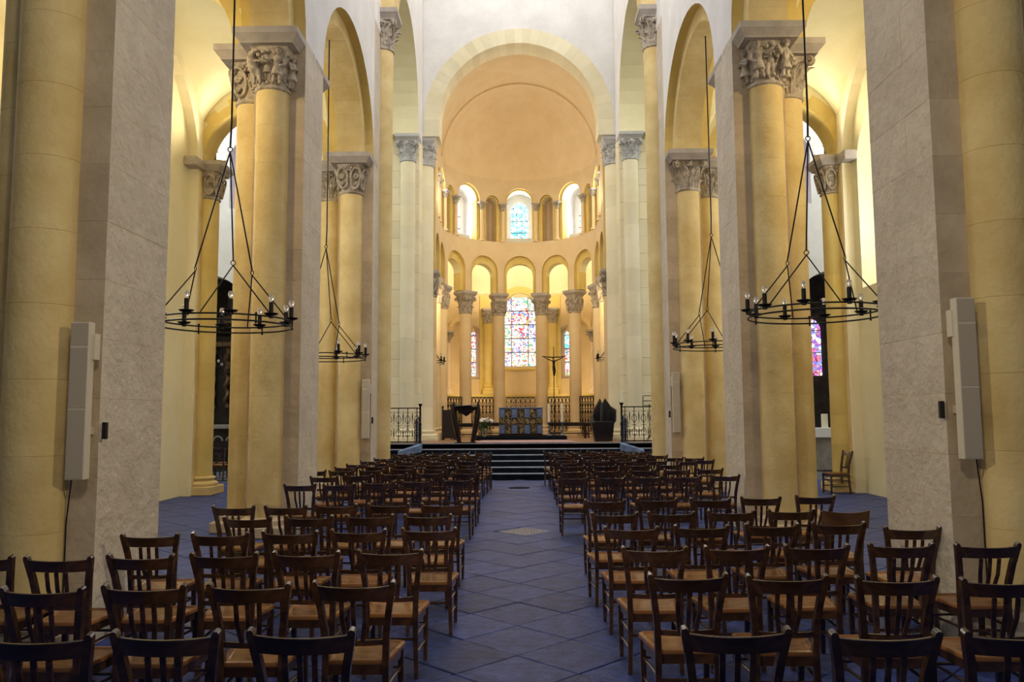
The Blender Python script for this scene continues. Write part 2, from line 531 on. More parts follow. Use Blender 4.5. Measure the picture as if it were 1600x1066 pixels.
# ------------------------------------------------------------------ arched wall builder
def arched_wall(mb, pos, s0, s1, zb, zt, off0, off1, ops, step=0.5):
    """pos(s, off) -> (x, y). ops: (centre, half width, sill, spring, kind) kind 'arch' or 'rect'. Solid between off0 and off1."""
    brk = {s0, s1}
    for c, hw, a, b, k in ops:
        n = 20 if k != 'rect' else 2
        for i in range(n + 1):
            t = c - hw * math.cos(PI * i / n)
            if s0 <= t <= s1:
                brk.add(t)
    brk = sorted(brk)
    out = [brk[0]]
    for b in brk[1:]:
        a = out[-1]
        if b - a < 1e-5:
            continue
        k = int((b - a) / step)
        for i in range(1, k + 1):
            if b - (a + (b - a) * i / (k + 1)) > 1e-6:
                out.append(a + (b - a) * i / (k + 1))
        out.append(b)
    sol = []
    for i in range(len(out) - 1):
        a, b = out[i], out[i + 1]
        mid = (a + b) / 2
        act = []
        for c, hw, z0, zs, k in ops:
            if abs(mid - c) < hw:
                if k != 'rect':
                    q_ = 1.0 if k == 'arch' else k
                    ta = zs + q_ * math.sqrt(max(0, hw * hw - (a - c) ** 2))
                    tb = zs + q_ * math.sqrt(max(0, hw * hw - (b - c) ** 2))
                else:
                    ta = tb = zs
                act.append([z0, ta, z0, tb])
        act.sort(key=lambda q: q[0] + q[2])
        mg = []
        for q in act:
            if mg and q[0] <= max(mg[-1][1], mg[-1][3]) + 1e-6:
                mg[-1][1] = max(mg[-1][1], q[1])
                mg[-1][3] = max(mg[-1][3], q[3])
            else:
                mg.append(list(q))
        iv = []
        la, lb = zb, zb
        for q in mg:
            if q[0] > la + 1e-6 or q[2] > lb + 1e-6:
                iv.append((la, q[0], lb, q[2]))
            la, lb = q[1], q[3]
        if zt > min(la, lb) + 1e-6:
            iv.append((la, zt, lb, zt))
        sol.append(iv)
        A0, A1, B0, B1 = pos(a, off0), pos(a, off1), pos(b, off0), pos(b, off1)
        for (al, ah, bl, bh) in iv:
            vs = [(*A0, al), (*B0, bl), (*B0, bh), (*A0, ah), (*A1, al), (*B1, bl), (*B1, bh), (*A1, ah)]
            mb.add(vs, [(0, 1, 2, 3), (5, 4, 7, 6), (0, 4, 5, 1), (3, 2, 6, 7)])
    for i, s in enumerate(out):
        L = [(q[2], q[3]) for q in sol[i - 1]] if i > 0 else []
        R = [(q[0], q[1]) for q in sol[i]] if i < len(sol) else []
        zs = sorted({z for q in L + R for z in q})
        A0, A1 = pos(s, off0), pos(s, off1)
        for a, b in zip(zs, zs[1:]):
            if b - a < 1e-5:
                continue
            m = (a + b) / 2
            inL = any(q[0] < m < q[1] for q in L)
            inR = any(q[0] < m < q[1] for q in R)
            if inL != inR:
                mb.add([(*A0, a), (*A1, a), (*A1, b), (*A0, b)], [(0, 1, 2, 3)])
    return mb


def ring_piece(r0, r1, a0, a1, d0, d1, n=3):
    """voussoir in the xz plane, depth along y"""
    mb = MB()
    vs = []
    for i in range(n + 1):
        a = a0 + (a1 - a0) * i / n
        for r in (r0, r1):
            for d in (d0, d1):
                vs.append((r * math.cos(a), d, r * math.sin(a)))
    fs = []
    for i in range(n):
        k, q = i * 4, i * 4 + 4
        fs += [(k, k + 1, q + 1, q), (k + 2, q + 2, q + 3, k + 3), (k, q, q + 2, k + 2), (k + 1, k + 3, q + 3, q + 1)]
    fs += [(0, 2, 3, 1), (n * 4, n * 4 + 1, n * 4 + 3, n * 4 + 2)]
    return mb.add(vs, fs)


def voussoir_arch(parent, mat, center, r0, r1, depth, n=17, rz=0.0, name='voussoir', stilt=0.0, gap=0.0012, sq=1.0):
    da = PI / n
    g = gap / r0
    me = ring_piece(r0, r1, g, da - g, -depth / 2, depth / 2).mesh(name)
    me.materials.append(mat)
    for i in range(n):
        if sq != 1.0:
            mb = ring_piece(r0, r1, g + da * i, da - g + da * i, -depth / 2, depth / 2)
            mb.v = [(x, y, z * sq) for x, y, z in mb.v]
            o = ob(name, mb, mat, parent)
            o.matrix_local = Matrix.Translation(center) @ Matrix.Rotation(rz, 4, 'Z')
            continue
        o = ob(name, me, mat, parent)
        o.matrix_local = Matrix.Translation(center) @ Matrix.Rotation(rz, 4, 'Z') @ Matrix.Rotation(-da * i, 4, 'Y')
        o.scale = (1 + random.uniform(-0.0015, 0.0015),) * 3
    if stilt > 0.02:
        for sx in (-1, 1):
            m2 = MB().bbox(min(sx * r0, sx * r1), max(sx * r0, sx * r1), -depth / 2, depth / 2, -stilt, -0.003, 0.004)
            o = ob('springer_block', m2, mat, parent)
            o.matrix_local = Matrix.Translation(center) @ Matrix.Rotation(rz, 4, 'Z')


# ------------------------------------------------------------------ capitals, bases, shafts
def bell_mesh(r, s, h, n=32, m=8):
    vs = []
    for j in range(m + 1):
        t = j / m
        k = t ** 1.6
        for i in range(n):
            a = 2 * PI * i / n
            c, q = math.cos(a), math.sin(a)
            sq = s / max(abs(c), abs(q)) ** 0.75 * 0.86
            R = r * (1 - k) + sq * k
            vs.append((R * c, R * q, h * t))
    fs = [(j * n + i, j * n + (i + 1) % n, (j + 1) * n + (i + 1) % n, (j + 1) * n + i) for j in range(m) for i in range(n)]
    return MB().add(vs, fs)


def leaf_mb(w, h, curl, lean, nu=6, nv=9):
    vs = []
    for j in range(nv + 1):
        v = j / nv
        wd = w * (0.62 + 0.5 * math.sin(PI * min(v * 0.95, 1))) * (1 - 0.75 * max(0, v - 0.72) / 0.28)
        wd *= 1 + 0.20 * math.cos(v * 5.5 * 2 * PI)
        zz = h * (v if v < 0.8 else 0.8 + (v - 0.8) * (1 - (v - 0.8) * 4.2))
        yy = lean * v ** 1.5 + (curl * ((v - 0.62) / 0.38) ** 1.5 if v > 0.62 else 0)
        for i in range(nu + 1):
            u = -1 + 2 * i / nu
            rib = 0.16 * w * (1 - abs(u)) + 0.10 * w * math.cos(u * 3 * PI) - 0.25 * w * u * u
            vs.append((u * wd, -(yy + rib + 0.012), zz))
    n1 = nu + 1
    fs = [(j * n1 + i, j * n1 + i + 1, (j + 1) * n1 + i + 1, (j + 1) * n1 + i) for j in range(nv) for i in range(nu)]
    # back side for thickness
    k = len(vs)
    vb = [(x * 0.9, y + 0.10 * w + 0.006, z) for x, y, z in vs]
    fb = [tuple(reversed([a + k for a in q])) for q in fs]
    rim = []
    edge = [i for i in range(n1)] + [j * n1 + nu for j in range(1, nv + 1)] + [nv * n1 + i for i in range(nu - 1, -1, -1)] + [j * n1 for j in range(nv - 1, 0, -1)]
    for a, b in zip(edge, edge[1:] + edge[:1]):
        rim.append((b, a, a + k, b + k))
    return MB().add(vs + vb, fs + fb + rim)


def spiral(cx, cz, r, turns=1.6, n=18, y=0.0, sgn=1):
    return [(cx + sgn * r * (1 - 0.8 * i / n) * math.cos(turns * 2 * PI * i / n), y, cz + r * (1 - 0.8 * i / n) * math.sin(turns * 2 * PI * i / n)) for i in range(n + 1)]


def rotz_pts(pts, a):
    c, s = math.cos(a), math.sin(a)
    return [(x * c - y * s, x * s + y * c, z) for x, y, z in pts]


def add_rot(mb, src, a, off=(0, 0, 0)):
    c, s = math.cos(a), math.sin(a)
    mb.add([(x * c - y * s + off[0], x * s + y * c + off[1], z + off[2]) for x, y, z in src.v], src.f)


_cache = {}


def cmesh(key, fn, mat, smooth=True):
    if key not in _cache:
        me = fn().mesh(key[0] if isinstance(key, tuple) else key, smooth)
        if mat is not None:
            me.materials.append(mat)
        _cache[key] = me
    return _cache[key]


def tendrils(r, s, h):
    """interlaced scrolls on the four faces"""
    mb = MB()
    for q in range(4):
        a = q * PI / 2
        for sg in (-1, 1):
            base = []
            for i in range(22):
                t = i / 21
                an = 2 * PI * t
                z = h * (0.48 + 0.36 * math.sin(an))
                k = max(0.0, min(1.0, z / h)) ** 1.6
                x = sg * (s * 0.46 + s * 0.36 * math.cos(an)) * (0.75 + 0.35 * k)
                y = -(r * (1 - k) + s * 0.96 * k + 0.012)
                base.append((x, y + 0.25 * max(0, abs(x) - r * 0.5) * (1 - k), z))
            mb.tube(rotz_pts(base, a), h * 0.045, 6, closed=True)
            for rr, zz in ((0.17, 0.55), (0.10, 0.30)):
                pts = []
                for x, _, z in spiral(sg * s * 0.46, h * zz, s * rr):
                    k = max(0.0, min(1.0, z / h)) ** 1.6
                    pts.append((x, -(r * (1 - k) + s * 0.97 * k + 0.006) + 0.2 * max(0, abs(x) - r * 0.5) * (1 - k), z))
                mb.tube(rotz_pts(pts, a), h * 0.032, 5)
        fl = []
        for i in range(6):
            an = 2 * PI * i / 6
            mb.ball(rotz_pts([(h * 0.09 * math.cos(an), -s * 0.97, h * 0.84 + h * 0.09 * math.sin(an))], a)[0], h * 0.05, 6, 4)
        mb.ball(rotz_pts([(0, -s * 0.99, h * 0.84)], a)[0], h * 0.05, 6, 4)
    for q in range(8):
        add_rot(mb, leaf_mb(r * 0.26, h * 0.26, h * 0.05, h * 0.03, 4, 5), q * PI / 4 + PI / 8, rotz_pts([(0, -r * 0.92, 0.0)], q * PI / 4 + PI / 8)[0])
    return mb


def leaf_crown(r, s, h, lo=True, hi=True, vol=True):
    mb = MB()
    n = 8
    if lo:
        lf = leaf_mb(r * 0.36, h * 0.50, h * 0.13, h * 0.06)
        for q in range(n):
            a = 2 * PI * q / n
            add_rot(mb, lf, a, rotz_pts([(0, -r * 0.96, 0)], a)[0])
    if hi:
        for q in range(n):
            a = 2 * PI * (q + 0.5) / n
            crn = q % 2
            lf = leaf_mb(r * 0.34, h * 0.62, h * 0.16, (s - r) * (1.0))
            add_rot(mb, lf, a, rotz_pts([(0, -r * 0.98, h * 0.26)], a)[0])
    if vol:
        for q in range(4):
            a = q * PI / 2 + PI / 4
            for sg in (-1, 1):
                pts = [(0.0, -(s * 1.22) - 0.0, 0)]
                sp = []
                for i in range(16):
                    t = i / 15
                    R = h * 0.13 * (1 - 0.75 * t)
                    sp.append((sg * h * 0.05, -(s * 1.20) + R * math.cos(t * 3 * PI), h * 0.86 + R * math.sin(t * 3 * PI)))
                mb.tube(rotz_pts(sp, a), h * 0.035, 5)
                st = [(sg * h * 0.16, -(r * 1.05), h * 0.42), (sg * h * 0.12, -(s * 0.95), h * 0.72), (sg * h * 0.05, -(s * 1.08), h * 0.86)]
                mb.tube(rotz_pts(st, a), h * 0.03, 5)
            mb.ball(rotz_pts([(0, -s * 0.95, h * 0.88)], q * PI / 2)[0], h * 0.075, 8, 5)
            for i in range(5):
                an = 2 * PI * i / 5
                mb.ball(rotz_pts([(h * 0.09 * math.cos(an), -s * 0.93, h * 0.88 + h * 0.08 * math.sin(an))], q * PI / 2)[0], h * 0.045, 6, 4)
    return mb


def abacus_mb(sx, sy, z0, h):
    """slab with a hollow-chamfered underside"""
    mb = MB()
    prof = [(-0.09, 0), (-0.085, h * 0.10), (-0.02, h * 0.46), (-0.008, h * 0.52), (0.0, h * 0.55), (0, h)]
    vs = []
    for d, z in prof:
        vs += [(-sx - d, -sy - d, z0 + z), (sx + d, -sy - d, z0 + z), (sx + d, sy + d, z0 + z), (-sx - d, sy + d, z0 + z)]
    fs = [(3, 2, 1, 0)]
    for j in range(len(prof) - 1):
        for i in range(4):
            a, b = j * 4 + i, j * 4 + (i + 1) % 4
            fs.append((a, b, b + 4, a + 4))
    k = (len(prof) - 1) * 4
    fs.append((k, k + 1, k + 2, k + 3))
    return mb.add(vs, fs)


def capital(parent, loc, r, s, h, ah, kind='foliage', detail=False, mat=None, asx=None, asy=None, amat=None):
    """carved capital standing on loc (top of the shaft)"""
    mat = mat or CAPM
    cap = ob('capital', cmesh(('capital_bell', r, s, h), lambda: bell_mesh(r, s, h), mat), mat, parent, loc)
    key = (r, s, h)
    ob('astragal', cmesh(('astragal', r, h), lambda: MB().lathe([(r * 0.98, -0.05 * h - 0.005), (r * 1.10, -0.03 * h), (r * 1.13, 0.0), (r * 1.10, 0.04 * h), (r, 0.06 * h)], 28), mat), mat, cap)
    ob('abacus', cmesh(('abacus', asx or s, asy or s, ah), lambda: abacus_mb((asx or s) + 0.09, (asy or s) + 0.09, 0, ah), amat or ABAM, False), ABAM, cap, (0, 0, h))
    if kind == 'foliage':
        if detail:
            lo = cmesh(('lower_leaf',) + key, lambda: leaf_mb(r * 0.36, h * 0.50, h * 0.13, h * 0.06), mat)
            hi = cmesh(('upper_leaf',) + key, lambda: leaf_mb(r * 0.34, h * 0.62, h * 0.16, (s - r)), mat)
            for q in range(8):
                a = PI * q / 4
                p = rotz_pts([(0, -r * 0.96, 0)], a)[0]
                ob('leaf', lo, mat, cap, p, (0, 0, a))
                a += PI / 8
                p = rotz_pts([(0, -r * 0.98, h * 0.26)], a)[0]
                ob('leaf', hi, mat, cap, p, (0, 0, a))
            ob('corner_volutes', cmesh(('volutes',) + key, lambda: leaf_crown(r, s, h, False, False, True), mat), mat, cap)
        else:
            ob('carved_foliage', cmesh(('carved_foliage',) + key, lambda: leaf_crown(r, s, h), mat), mat, cap)
    elif kind == 'scroll':
        ob('carved_scrolls', cmesh(('carved_scrolls',) + key, lambda: tendrils(r, s, h), mat), mat, cap)
    return cap


def drum_mesh(r, h):
    b = 0.0022
    return MB().lathe([(r - b, 0.0003), (r, b), (r, h - b), (r - b, h - 0.0003)], 40)


def shaft(parent, x, y, z0, z1, r, mat, dh=0.62):
    n = max(1, round((z1 - z0) / dh))
    h = (z1 - z0) / n
    me = cmesh(('drum', round(r, 3), round(h, 3), mat.name), lambda: drum_mesh(r, h), mat)
    for i in range(n):
        ob('drum', me, mat, parent, (x, y, z0 + i * h), (0, 0, random.uniform(0, 6)))


def base(parent, x, y, z0, r, h, mat, plinth=True, ph=None):
    """attic base on a square plinth; returns top z"""
    ph = ph if ph is not None else h * 0.45
    def f():
        mb = MB()
        mb.lathe([(r * 1.42, ph), (r * 1.50, ph + (h - ph) * 0.10), (r * 1.50, ph + (h - ph) * 0.30), (r * 1.38, ph + (h - ph) * 0.42), (r * 1.18, ph + (h - ph) * 0.50), (r * 1.16, ph + (h - ph) * 0.66),
                  (r * 1.28, ph + (h - ph) * 0.72), (r * 1.30, ph + (h - ph) * 0.86), (r * 1.2, ph + (h - ph) * 0.95), (r * 1.02, h)], 32)
        mb.bbox(-r * 1.55, r * 1.55, -r * 1.55, r * 1.55, 0, ph, 0.015)
        return mb
    ob('base', cmesh(('base', r, h, ph, mat.name), f, mat), mat, parent, (x, y, z0))
    return z0 + h

# ================================================================== STRUCTURE
A = 3.36                      # nave half width
PB = 1.02                     # wall breadth
PBK = 0.80                    # breadth of the pier core
PIERS = [(6.43, 7.55), (12.25, 13.38), (18.15, 19.85)]
ZC = 7.70                     # top of the arcade abaci
XA = 7.65                     # aisle outer wall
CR = 0.255
Z0 = 0.93                     # sanctuary floor
TAN = stone('tan_shaded_stone', (0.44, 0.34, 0.22), (0.58, 0.46, 0.32), scale=2.0, bump=0.5, fine=14, rnd=0.12)  # pier stone with shade put into its colour; the plinths share it


def paint(o, mats, fn):
    me = o.data
    me.materials.clear()
    for m in mats:
        me.materials.append(m)
    for p in me.polygons:
        p.material_index = fn(p.normal, p.center)
    return o


# floor: one bed of mortar with the paving slabs laid diagonally on it
fl = struct('floor', MB().box(-13.6, 13.6, -3, 27, -0.25, -0.028), JOINT)
sd = 0.605
slabs = []
ca = math.cos(PI / 4)
for i in range(-30, 60):
    for j in range(-30, 60):
        cx = (i - j) * sd * ca - 0.04
        cy = (i + j + 1) * sd * ca + 0.18
        if -8.6 < cx < 8.6 and 1.2 < cy < 22.3:
            slabs.append((abs(cx) * 1.6 + cy * 0.12 + (0 if cy > 3.2 else 3), cx, cy))
slabs.sort()
smesh = []
for k in range(6):
    e = [random.uniform(0.002, 0.009) for _ in range(4)]
    hs = sd / 2
    mb = MB().bbox(-hs + e[0], hs - e[1], -hs + e[2], hs - e[3], -0.03, 0, 0.006)
    me = mb.mesh('slab')
    me.materials.append(FLOOR)
    smesh.append(me)
GRATE = (0.04, 12.55)
k = 0
rest = MB()
for _, cx, cy in slabs:
    if abs(cx - GRATE[0]) + abs(cy - GRATE[1]) < 0.3:
        continue
    if k < 298:
        ob('slab', random.choice(smesh), FLOOR, fl, (cx, cy, random.uniform(-0.004, 0.0)), (0, 0, PI / 4 + PI / 2 * random.randint(0, 3)))
        k += 1
    else:
        add_rot(rest, MB().bbox(-sd / 2 + 0.006, sd / 2 - 0.006, -sd / 2 + 0.006, sd / 2 - 0.006, -0.03, 0, 0.005), PI / 4, (cx, cy, random.uniform(-0.004, 0)))
o = ob('paving_slabs', rest, FLOOR, fl)
o['kind'] = 'stuff'

ORDN = ['nearest', 'second', 'third', 'fourth', 'fifth', 'sixth', 'seventh', 'eighth', 'ninth', 'tenth', 'eleventh', 'twelfth', 'thirteenth', 'fourteenth', 'fifteenth']
SIDE = {-1: 'left', 1: 'right'}


def carved_man(lean=0.0, arms=0, skirt=True, wing=False, hgt=0.6):
    """high-relief stone figure, feet at the origin, facing -y"""
    mb = MB()
    s = hgt / 0.6
    def P(x, y, z): return ((x + lean * z) * s, y * s, z * s)
    mb.cap(P(-0.045, 0, 0.02), P(-0.04, -0.015, 0.20), 0.026 * s, 0.038 * s)
    mb.cap(P(0.05, 0, 0.02), P(0.04, -0.02, 0.20), 0.026 * s, 0.038 * s)
    for x in (-0.05, 0.055):
        mb.cap(P(x, -0.01, 0.015), P(x, -0.055, 0.012), 0.022 * s, 0.018 * s)
    if skirt:
        mb.tube([P(0, -0.01, 0.14), P(0, -0.015, 0.22), P(0, -0.015, 0.30)], [0.098 * s, 0.075 * s, 0.055 * s], 12)
        for k in range(6):
            x = -0.075 + 0.03 * k
            mb.cap(P(x, -0.075 + abs(x) * 0.5, 0.15), P(x * 0.6, -0.06, 0.28), 0.014 * s, 0.008 * s, 6)
    mb.cap(P(0, -0.015, 0.28), P(0, -0.02, 0.40), 0.055 * s, 0.070 * s, 10)
    mb.cap(P(-0.05, -0.02, 0.42), P(0.05, -0.02, 0.42), 0.04 * s, 0.04 * s)
    mb.cap(P(0, -0.02, 0.42), P(0, -0.03, 0.49), 0.03 * s, 0.03 * s)
    mb.ball(P(0, -0.045, 0.53), 0.056 * s, 10, 8, (0.85, 0.95, 1.12))
    mb.ball(P(0, -0.02, 0.55), 0.056 * s, 10, 8, (1.0, 0.95, 1.0))
    mb.cap(P(0, -0.095, 0.54), P(0, -0.11, 0.52), 0.010 * s, 0.013 * s, 6)
    mb.cap(P(-0.03, -0.085, 0.545), P(0.03, -0.085, 0.545), 0.010 * s, 0.010 * s, 6)
    if arms == 0:
        a = [((-0.09, -0.02, 0.41), (-0.11, -0.06, 0.31), (-0.02, -0.11, 0.33)), ((0.09, -0.02, 0.41), (0.11, -0.06, 0.31), (0.03, -0.11, 0.36))]
    elif arms == 1:
        a = [((-0.09, -0.02, 0.41), (-0.16, -0.07, 0.33), (-0.22, -0.10, 0.38)), ((0.09, -0.02, 0.41), (0.13, -0.07, 0.31), (0.05, -0.11, 0.27))]
    else:
        a = [((-0.09, -0.02, 0.41), (-0.13, -0.07, 0.30), (-0.06, -0.12, 0.24)), ((0.09, -0.02, 0.41), (0.17, -0.06, 0.35), (0.22, -0.09, 0.43))]
    for p, q, r in a:
        mb.cap(P(*p), P(*q), 0.030 * s, 0.025 * s)
        mb.cap(P(*q), P(*r), 0.025 * s, 0.019 * s)
        mb.ball(P(*r), 0.024 * s, 8, 6)
    if wing:
        for k in range(6):
            mb.cap(P(0.10 + 0.012 * k, -0.04, 0.24 + 0.02 * k), P(0.14 + 0.030 * k, -0.045, 0.50 + 0.012 * k), 0.012 * s, 0.018 * s, 6)
    return mb


def carved_beast(hgt=0.6):
    s = hgt / 0.6
    mb = MB()
    def P(x, y, z): return (x * s, y * s, z * s)
    mb.tube([P(-0.10, -0.03, 0.50), P(-0.09, -0.05, 0.42), P(-0.05, -0.06, 0.30), P(-0.02, -0.05, 0.20), P(0.0, -0.03, 0.14)], [0.03, 0.06, 0.085, 0.07, 0.04], 10)
    mb.cap(P(-0.02, -0.04, 0.20), P(-0.04, -0.02, 0.02), 0.045 * s, 0.022 * s)
    mb.cap(P(0.03, -0.04, 0.20), P(0.07, -0.03, 0.02), 0.045 * s, 0.022 * s)
    mb.cap(P(-0.09, -0.05, 0.45), P(-0.01, -0.09, 0.52), 0.04 * s, 0.03 * s)
    mb.cap(P(-0.01, -0.09, 0.52), P(0.06, -0.11, 0.50), 0.034 * s, 0.022 * s)
    mb.cap(P(-0.05, -0.08, 0.56), P(-0.06, -0.07, 0.60), 0.014 * s, 0.008 * s, 6)
    mb.cap(P(-0.07, -0.08, 0.36), P(0.12, -0.12, 0.32), 0.022 * s, 0.018 * s)
    return mb


def figures(cap, side):
    """storied capital: figures on the bell, facing the nave door"""
    if side < 0:
        spec = [(carved_beast(0.60), (-0.17, -0.27, 0.03), -0.25), (carved_man(0.04, 1, True, False, 0.58), (0.13, -0.29, 0.03), 0.25),
                (carved_man(0.0, 0, True, False, 0.50), (-0.01, -0.25, 0.10), 0.0), (carved_man(0, 0, True, False, 0.56), (0.29, -0.06, 0.03), 1.35),
                (carved_man(0, 2, True, False, 0.56), (-0.29, -0.02, 0.03), -1.45)]
    else:
        spec = [(carved_man(-0.05, 2, True, False, 0.60), (-0.16, -0.28, 0.04), -0.25), (carved_man(0.02, 0, False, True, 0.56), (0.0, -0.25, 0.08), 0.05),
                (carved_man(-0.02, 1, True, False, 0.62), (0.23, -0.27, 0.04), 0.55), (carved_man(0, 0, True, False, 0.56), (-0.30, -0.04, 0.03), -1.4),
                (carved_man(0, 0, True, False, 0.56), (0.31, 0.02, 0.03), 1.5)]
    for mb, loc, rz in spec:
        o = ob('carved_figure', mb, CAPM, cap, loc, (0, 0, rz))
        remesh(o, 0.009, 2)
    mb = MB()
    random.seed(3)
    for q in range(26):
        a = -PI + PI * q / 25
        z = random.uniform(0.42, 0.56) if q % 2 else random.uniform(0.04, 0.14)
        R = 0.27 + 0.12 * max(0, z - 0.3) / 0.3
        mb.ball((R * math.cos(a), R * math.sin(a), z), 0.028 + 0.01 * random.random(), 7, 5)
    ob('carved_background', mb, CAPM, cap)


def block_meshes(side):
    out = []
    hb = 0.482
    for Ly in (1.12, 1.13, 1.70):
        var = []
        for v in range(3):
            f = (0.38, 0.62, 0.5)[v]
            ps = []
            g = 0.0006
            if v < 2:
                cuts = [(0, Ly * f - g), (Ly * f + g, Ly)]
                for a, b in cuts:
                    ps.append((0, PBK, a, b))
            else:
                ps = [(0, PBK * 0.55 - g, 0, Ly), (PBK * 0.55 + g, PBK, 0, Ly)]
            ms = []
            for (x0, x1, y0, y1) in ps:
                X0, X1 = (side * (A + x0), side * (A + x1))
                mb = MB().bbox(min(X0, X1), max(X0, X1), y0, y1, 0.0003, hb - 0.0003, 0.0018)
                me = mb.mesh('stone_block')
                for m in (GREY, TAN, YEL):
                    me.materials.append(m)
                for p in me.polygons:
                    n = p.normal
                    p.material_index = 0 if n.x * side < -0.6 else (1 if abs(n.y) > 0.6 else 2)  # door and altar faces take the shaded tone of the same stone
                ms.append(me)
            var.append(ms)
        out.append(var)
    return out


for side in (-1, 1):
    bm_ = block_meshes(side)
    for pi, (ya, yb) in enumerate(PIERS):
        sn = SIDE[side]
        lab = ['massive grey stone pier with a half column and white loudspeaker, nearest on the %s' % sn,
               'stone pier on the %s whose near half column has a capital carved with figures' % sn,
               'crossing pier on the %s with a tall thin column on its nave face' % sn][pi]
        pr = thing('nave_pier', lab, 'pier', (side * A, ya, 0))
        pr['kind'] = 'thing'
        L = Matrix.Translation((-side * A, -ya, 0))
        var = bm_[pi]
        nc = 16 if pi < 2 else 23
        zc = 0.482
        ly = yb - ya
        for c in range(nc):
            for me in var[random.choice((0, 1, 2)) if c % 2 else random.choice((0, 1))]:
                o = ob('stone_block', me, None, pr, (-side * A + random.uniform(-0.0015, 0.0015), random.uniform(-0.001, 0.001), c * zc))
        # half columns: towards the door, towards the altar, towards the aisle
        cx = side * 0.50
        spots = [(cx, 0.0, 'W')]
        if pi < 2:
            spots.append((cx, ly, 'E'))
        spots.append((side * (1.0 if pi < 2 else 1.10), ly / 2 if pi < 2 else 0.62, 'A'))
        for x, y, tag_ in spots:
            ob('plinth', cmesh(('plinth',), lambda: MB().bbox(-0.40, 0.40, -0.40, 0.40, 0, 0.17, 0.02).lathe([(0.36, 0.17), (0.36, 0.24), (0.30, 0.27), (0.262, 0.29)], 32), TAN), TAN, pr, (x, y, 0))
            zt = 0.29
            shaft(pr, x, y, zt, 6.84, CR, YEL)
            kind = 'foliage'
            if pi == 1 and tag_ == 'W':
                kind = 'figures'
            elif pi == 2 and tag_ == 'W':
                kind = 'scroll' if side < 0 else 'foliage'
            elif pi == 1 and tag_ == 'A' and side < 0:
                kind = 'scroll'
            cp = capital(pr, (x, y, 6.84), CR, 0.36, 0.64, 0.22, kind, detail=(pi == 1 and tag_ != 'E') or (pi == 2 and tag_ == 'W'), asx=0.41, asy=0.41)
            if kind == 'figures':
                figures(cp, side)
        if pi == 2:
            # tall engaged column on the nave face
            y = 1.02
            zt = base(pr, -side * 0.02, y, 0, 0.25, 0.5, YEL, ph=0.25)
            shaft(pr, -side * 0.02, y, zt, 10.72, 0.25, YEL, 0.75)
            capital(pr, (-side * 0.02, y, 10.72), 0.25, 0.34, 0.70, 0.26, 'foliage', detail=True, asx=0.31, asy=0.31)
            # its counterpart facing the crossing (carries the side arch)
            zt = base(pr, side * 0.5, ly, 0, 0.25, 0.5, YEL, ph=0.25)
            shaft(pr, side * 0.5, ly, zt, 9.98, 0.25, YEL, 0.75)
            capital(pr, (side * 0.5, ly, 9.98), 0.25, 0.34, 0.64, 0.22, 'foliage', asx=0.36, asy=0.36)

    # nave wall over the arcade
    nm = 'wall_' + SIDE[side]
    mb = MB()
    y0w = 6.43
    ops = [((7.55 + 12.25) / 2, 2.35, ZC, ZC, 0.86), ((13.38 + 18.15) / 2, 2.385, ZC, ZC, 0.86)]
    arched_wall(mb, lambda s, off: (side * (A + off), s), y0w, 18.15, ZC, 13.2, 0, PB, ops, 1.0)
    o = struct(nm, mb, WHITE)
    paint(o, [WHITE, YELB, CREAM], lambda n, c: 0 if abs(n.x) > 0.9 and abs(c.x) < A + 0.1 else (2 if abs(n.x) > 0.9 else 1))
    for ya, yb in ((7.55, 12.25), (13.38, 18.15)):
        voussoir_arch(o, YEL, (side * (A + 0.48), (ya + yb) / 2, ZC), (yb - ya) / 2 - 0.33, (yb - ya) / 2 + 0.01, 0.60, 19, PI / 2, sq=0.86)
    # block of the crossing pier above the arcade
    mb = MB().box(min(side * A, side * (A + PB)), max(side * A, side * (A + PB)), 18.15, 19.85, 11.08, 18)
    struct('trim_1' if side < 0 else 'trim_2', mb, WHITE)

    # aisle outer wall with window, blind arches and responds
    mb = MB()
    wy = 15.2 if side < 0 else 16.75
    ops = [(wy, 1.15, 4.55, 7.35, 'arch'), (9.6, 0.9, 4.55, 7.2, 'arch')]
    arched_wall(mb, lambda s, off: (side * (XA + off), s), 4.0, 19.85, 0, 10.6, 0, 0.75, ops, 0.8)
    o = struct('wall_aisle_' + SIDE[side], mb, CREAM)
    # formeret arches proud of the wall
    for yc, hw in ((15.75, 2.45), (9.85, 2.45)):
        mb = MB()
        arched_wall(mb, lambda s, off: (side * (XA + off), s), yc - 2.95, yc + 2.95, 0.0, 10.55, -0.22, 0.0, [(yc, hw, -0.1, 7.35, 'arch')], 0.8)
        ob('wall_arch', mb, PALE, o)
    # impost strip
    for yc in (12.8, 18.7):
        ob('impost', MB().bbox(min(side * (XA - 0.30), side * XA), max(side * (XA - 0.30), side * XA), yc - 0.85, yc + 0.6, 7.50, 7.72, 0.02), ABAM, o)
    # aisle windows
    for wi, (yc, hw) in enumerate(((wy, 0.62), (9.6, 0.45))):
        nmw = 'window_%d' % (1 + wi + (0 if side < 0 else 2))
        fr = struct(nmw, MB().add([], []), IRON)
        fr.name = nmw
        xg = side * (XA + 0.70)
        mb = MB()
        mb.box(xg - 0.02, xg + 0.02, yc - 1.2, yc + 1.2, 4.45, 8.6)
        bpy.data.objects.remove(fr)
        fr = struct(nmw, MB().box(min(xg, xg + side * 0.05), max(xg, xg + side * 0.05), yc - 1.2, yc + 1.2, 4.4, 8.7), PALE)
        g = MB()
        n = 16
        vs = [(xg - side * 0.01, yc - hw, 4.9), (xg - side * 0.01, yc + hw, 4.9)] + [(xg - side * 0.01, yc + hw * math.cos(PI * i / n), 7.5 + hw * math.sin(PI * i / n)) for i in range(n + 1)]
        g.add(vs, [tuple(range(len(vs)))])
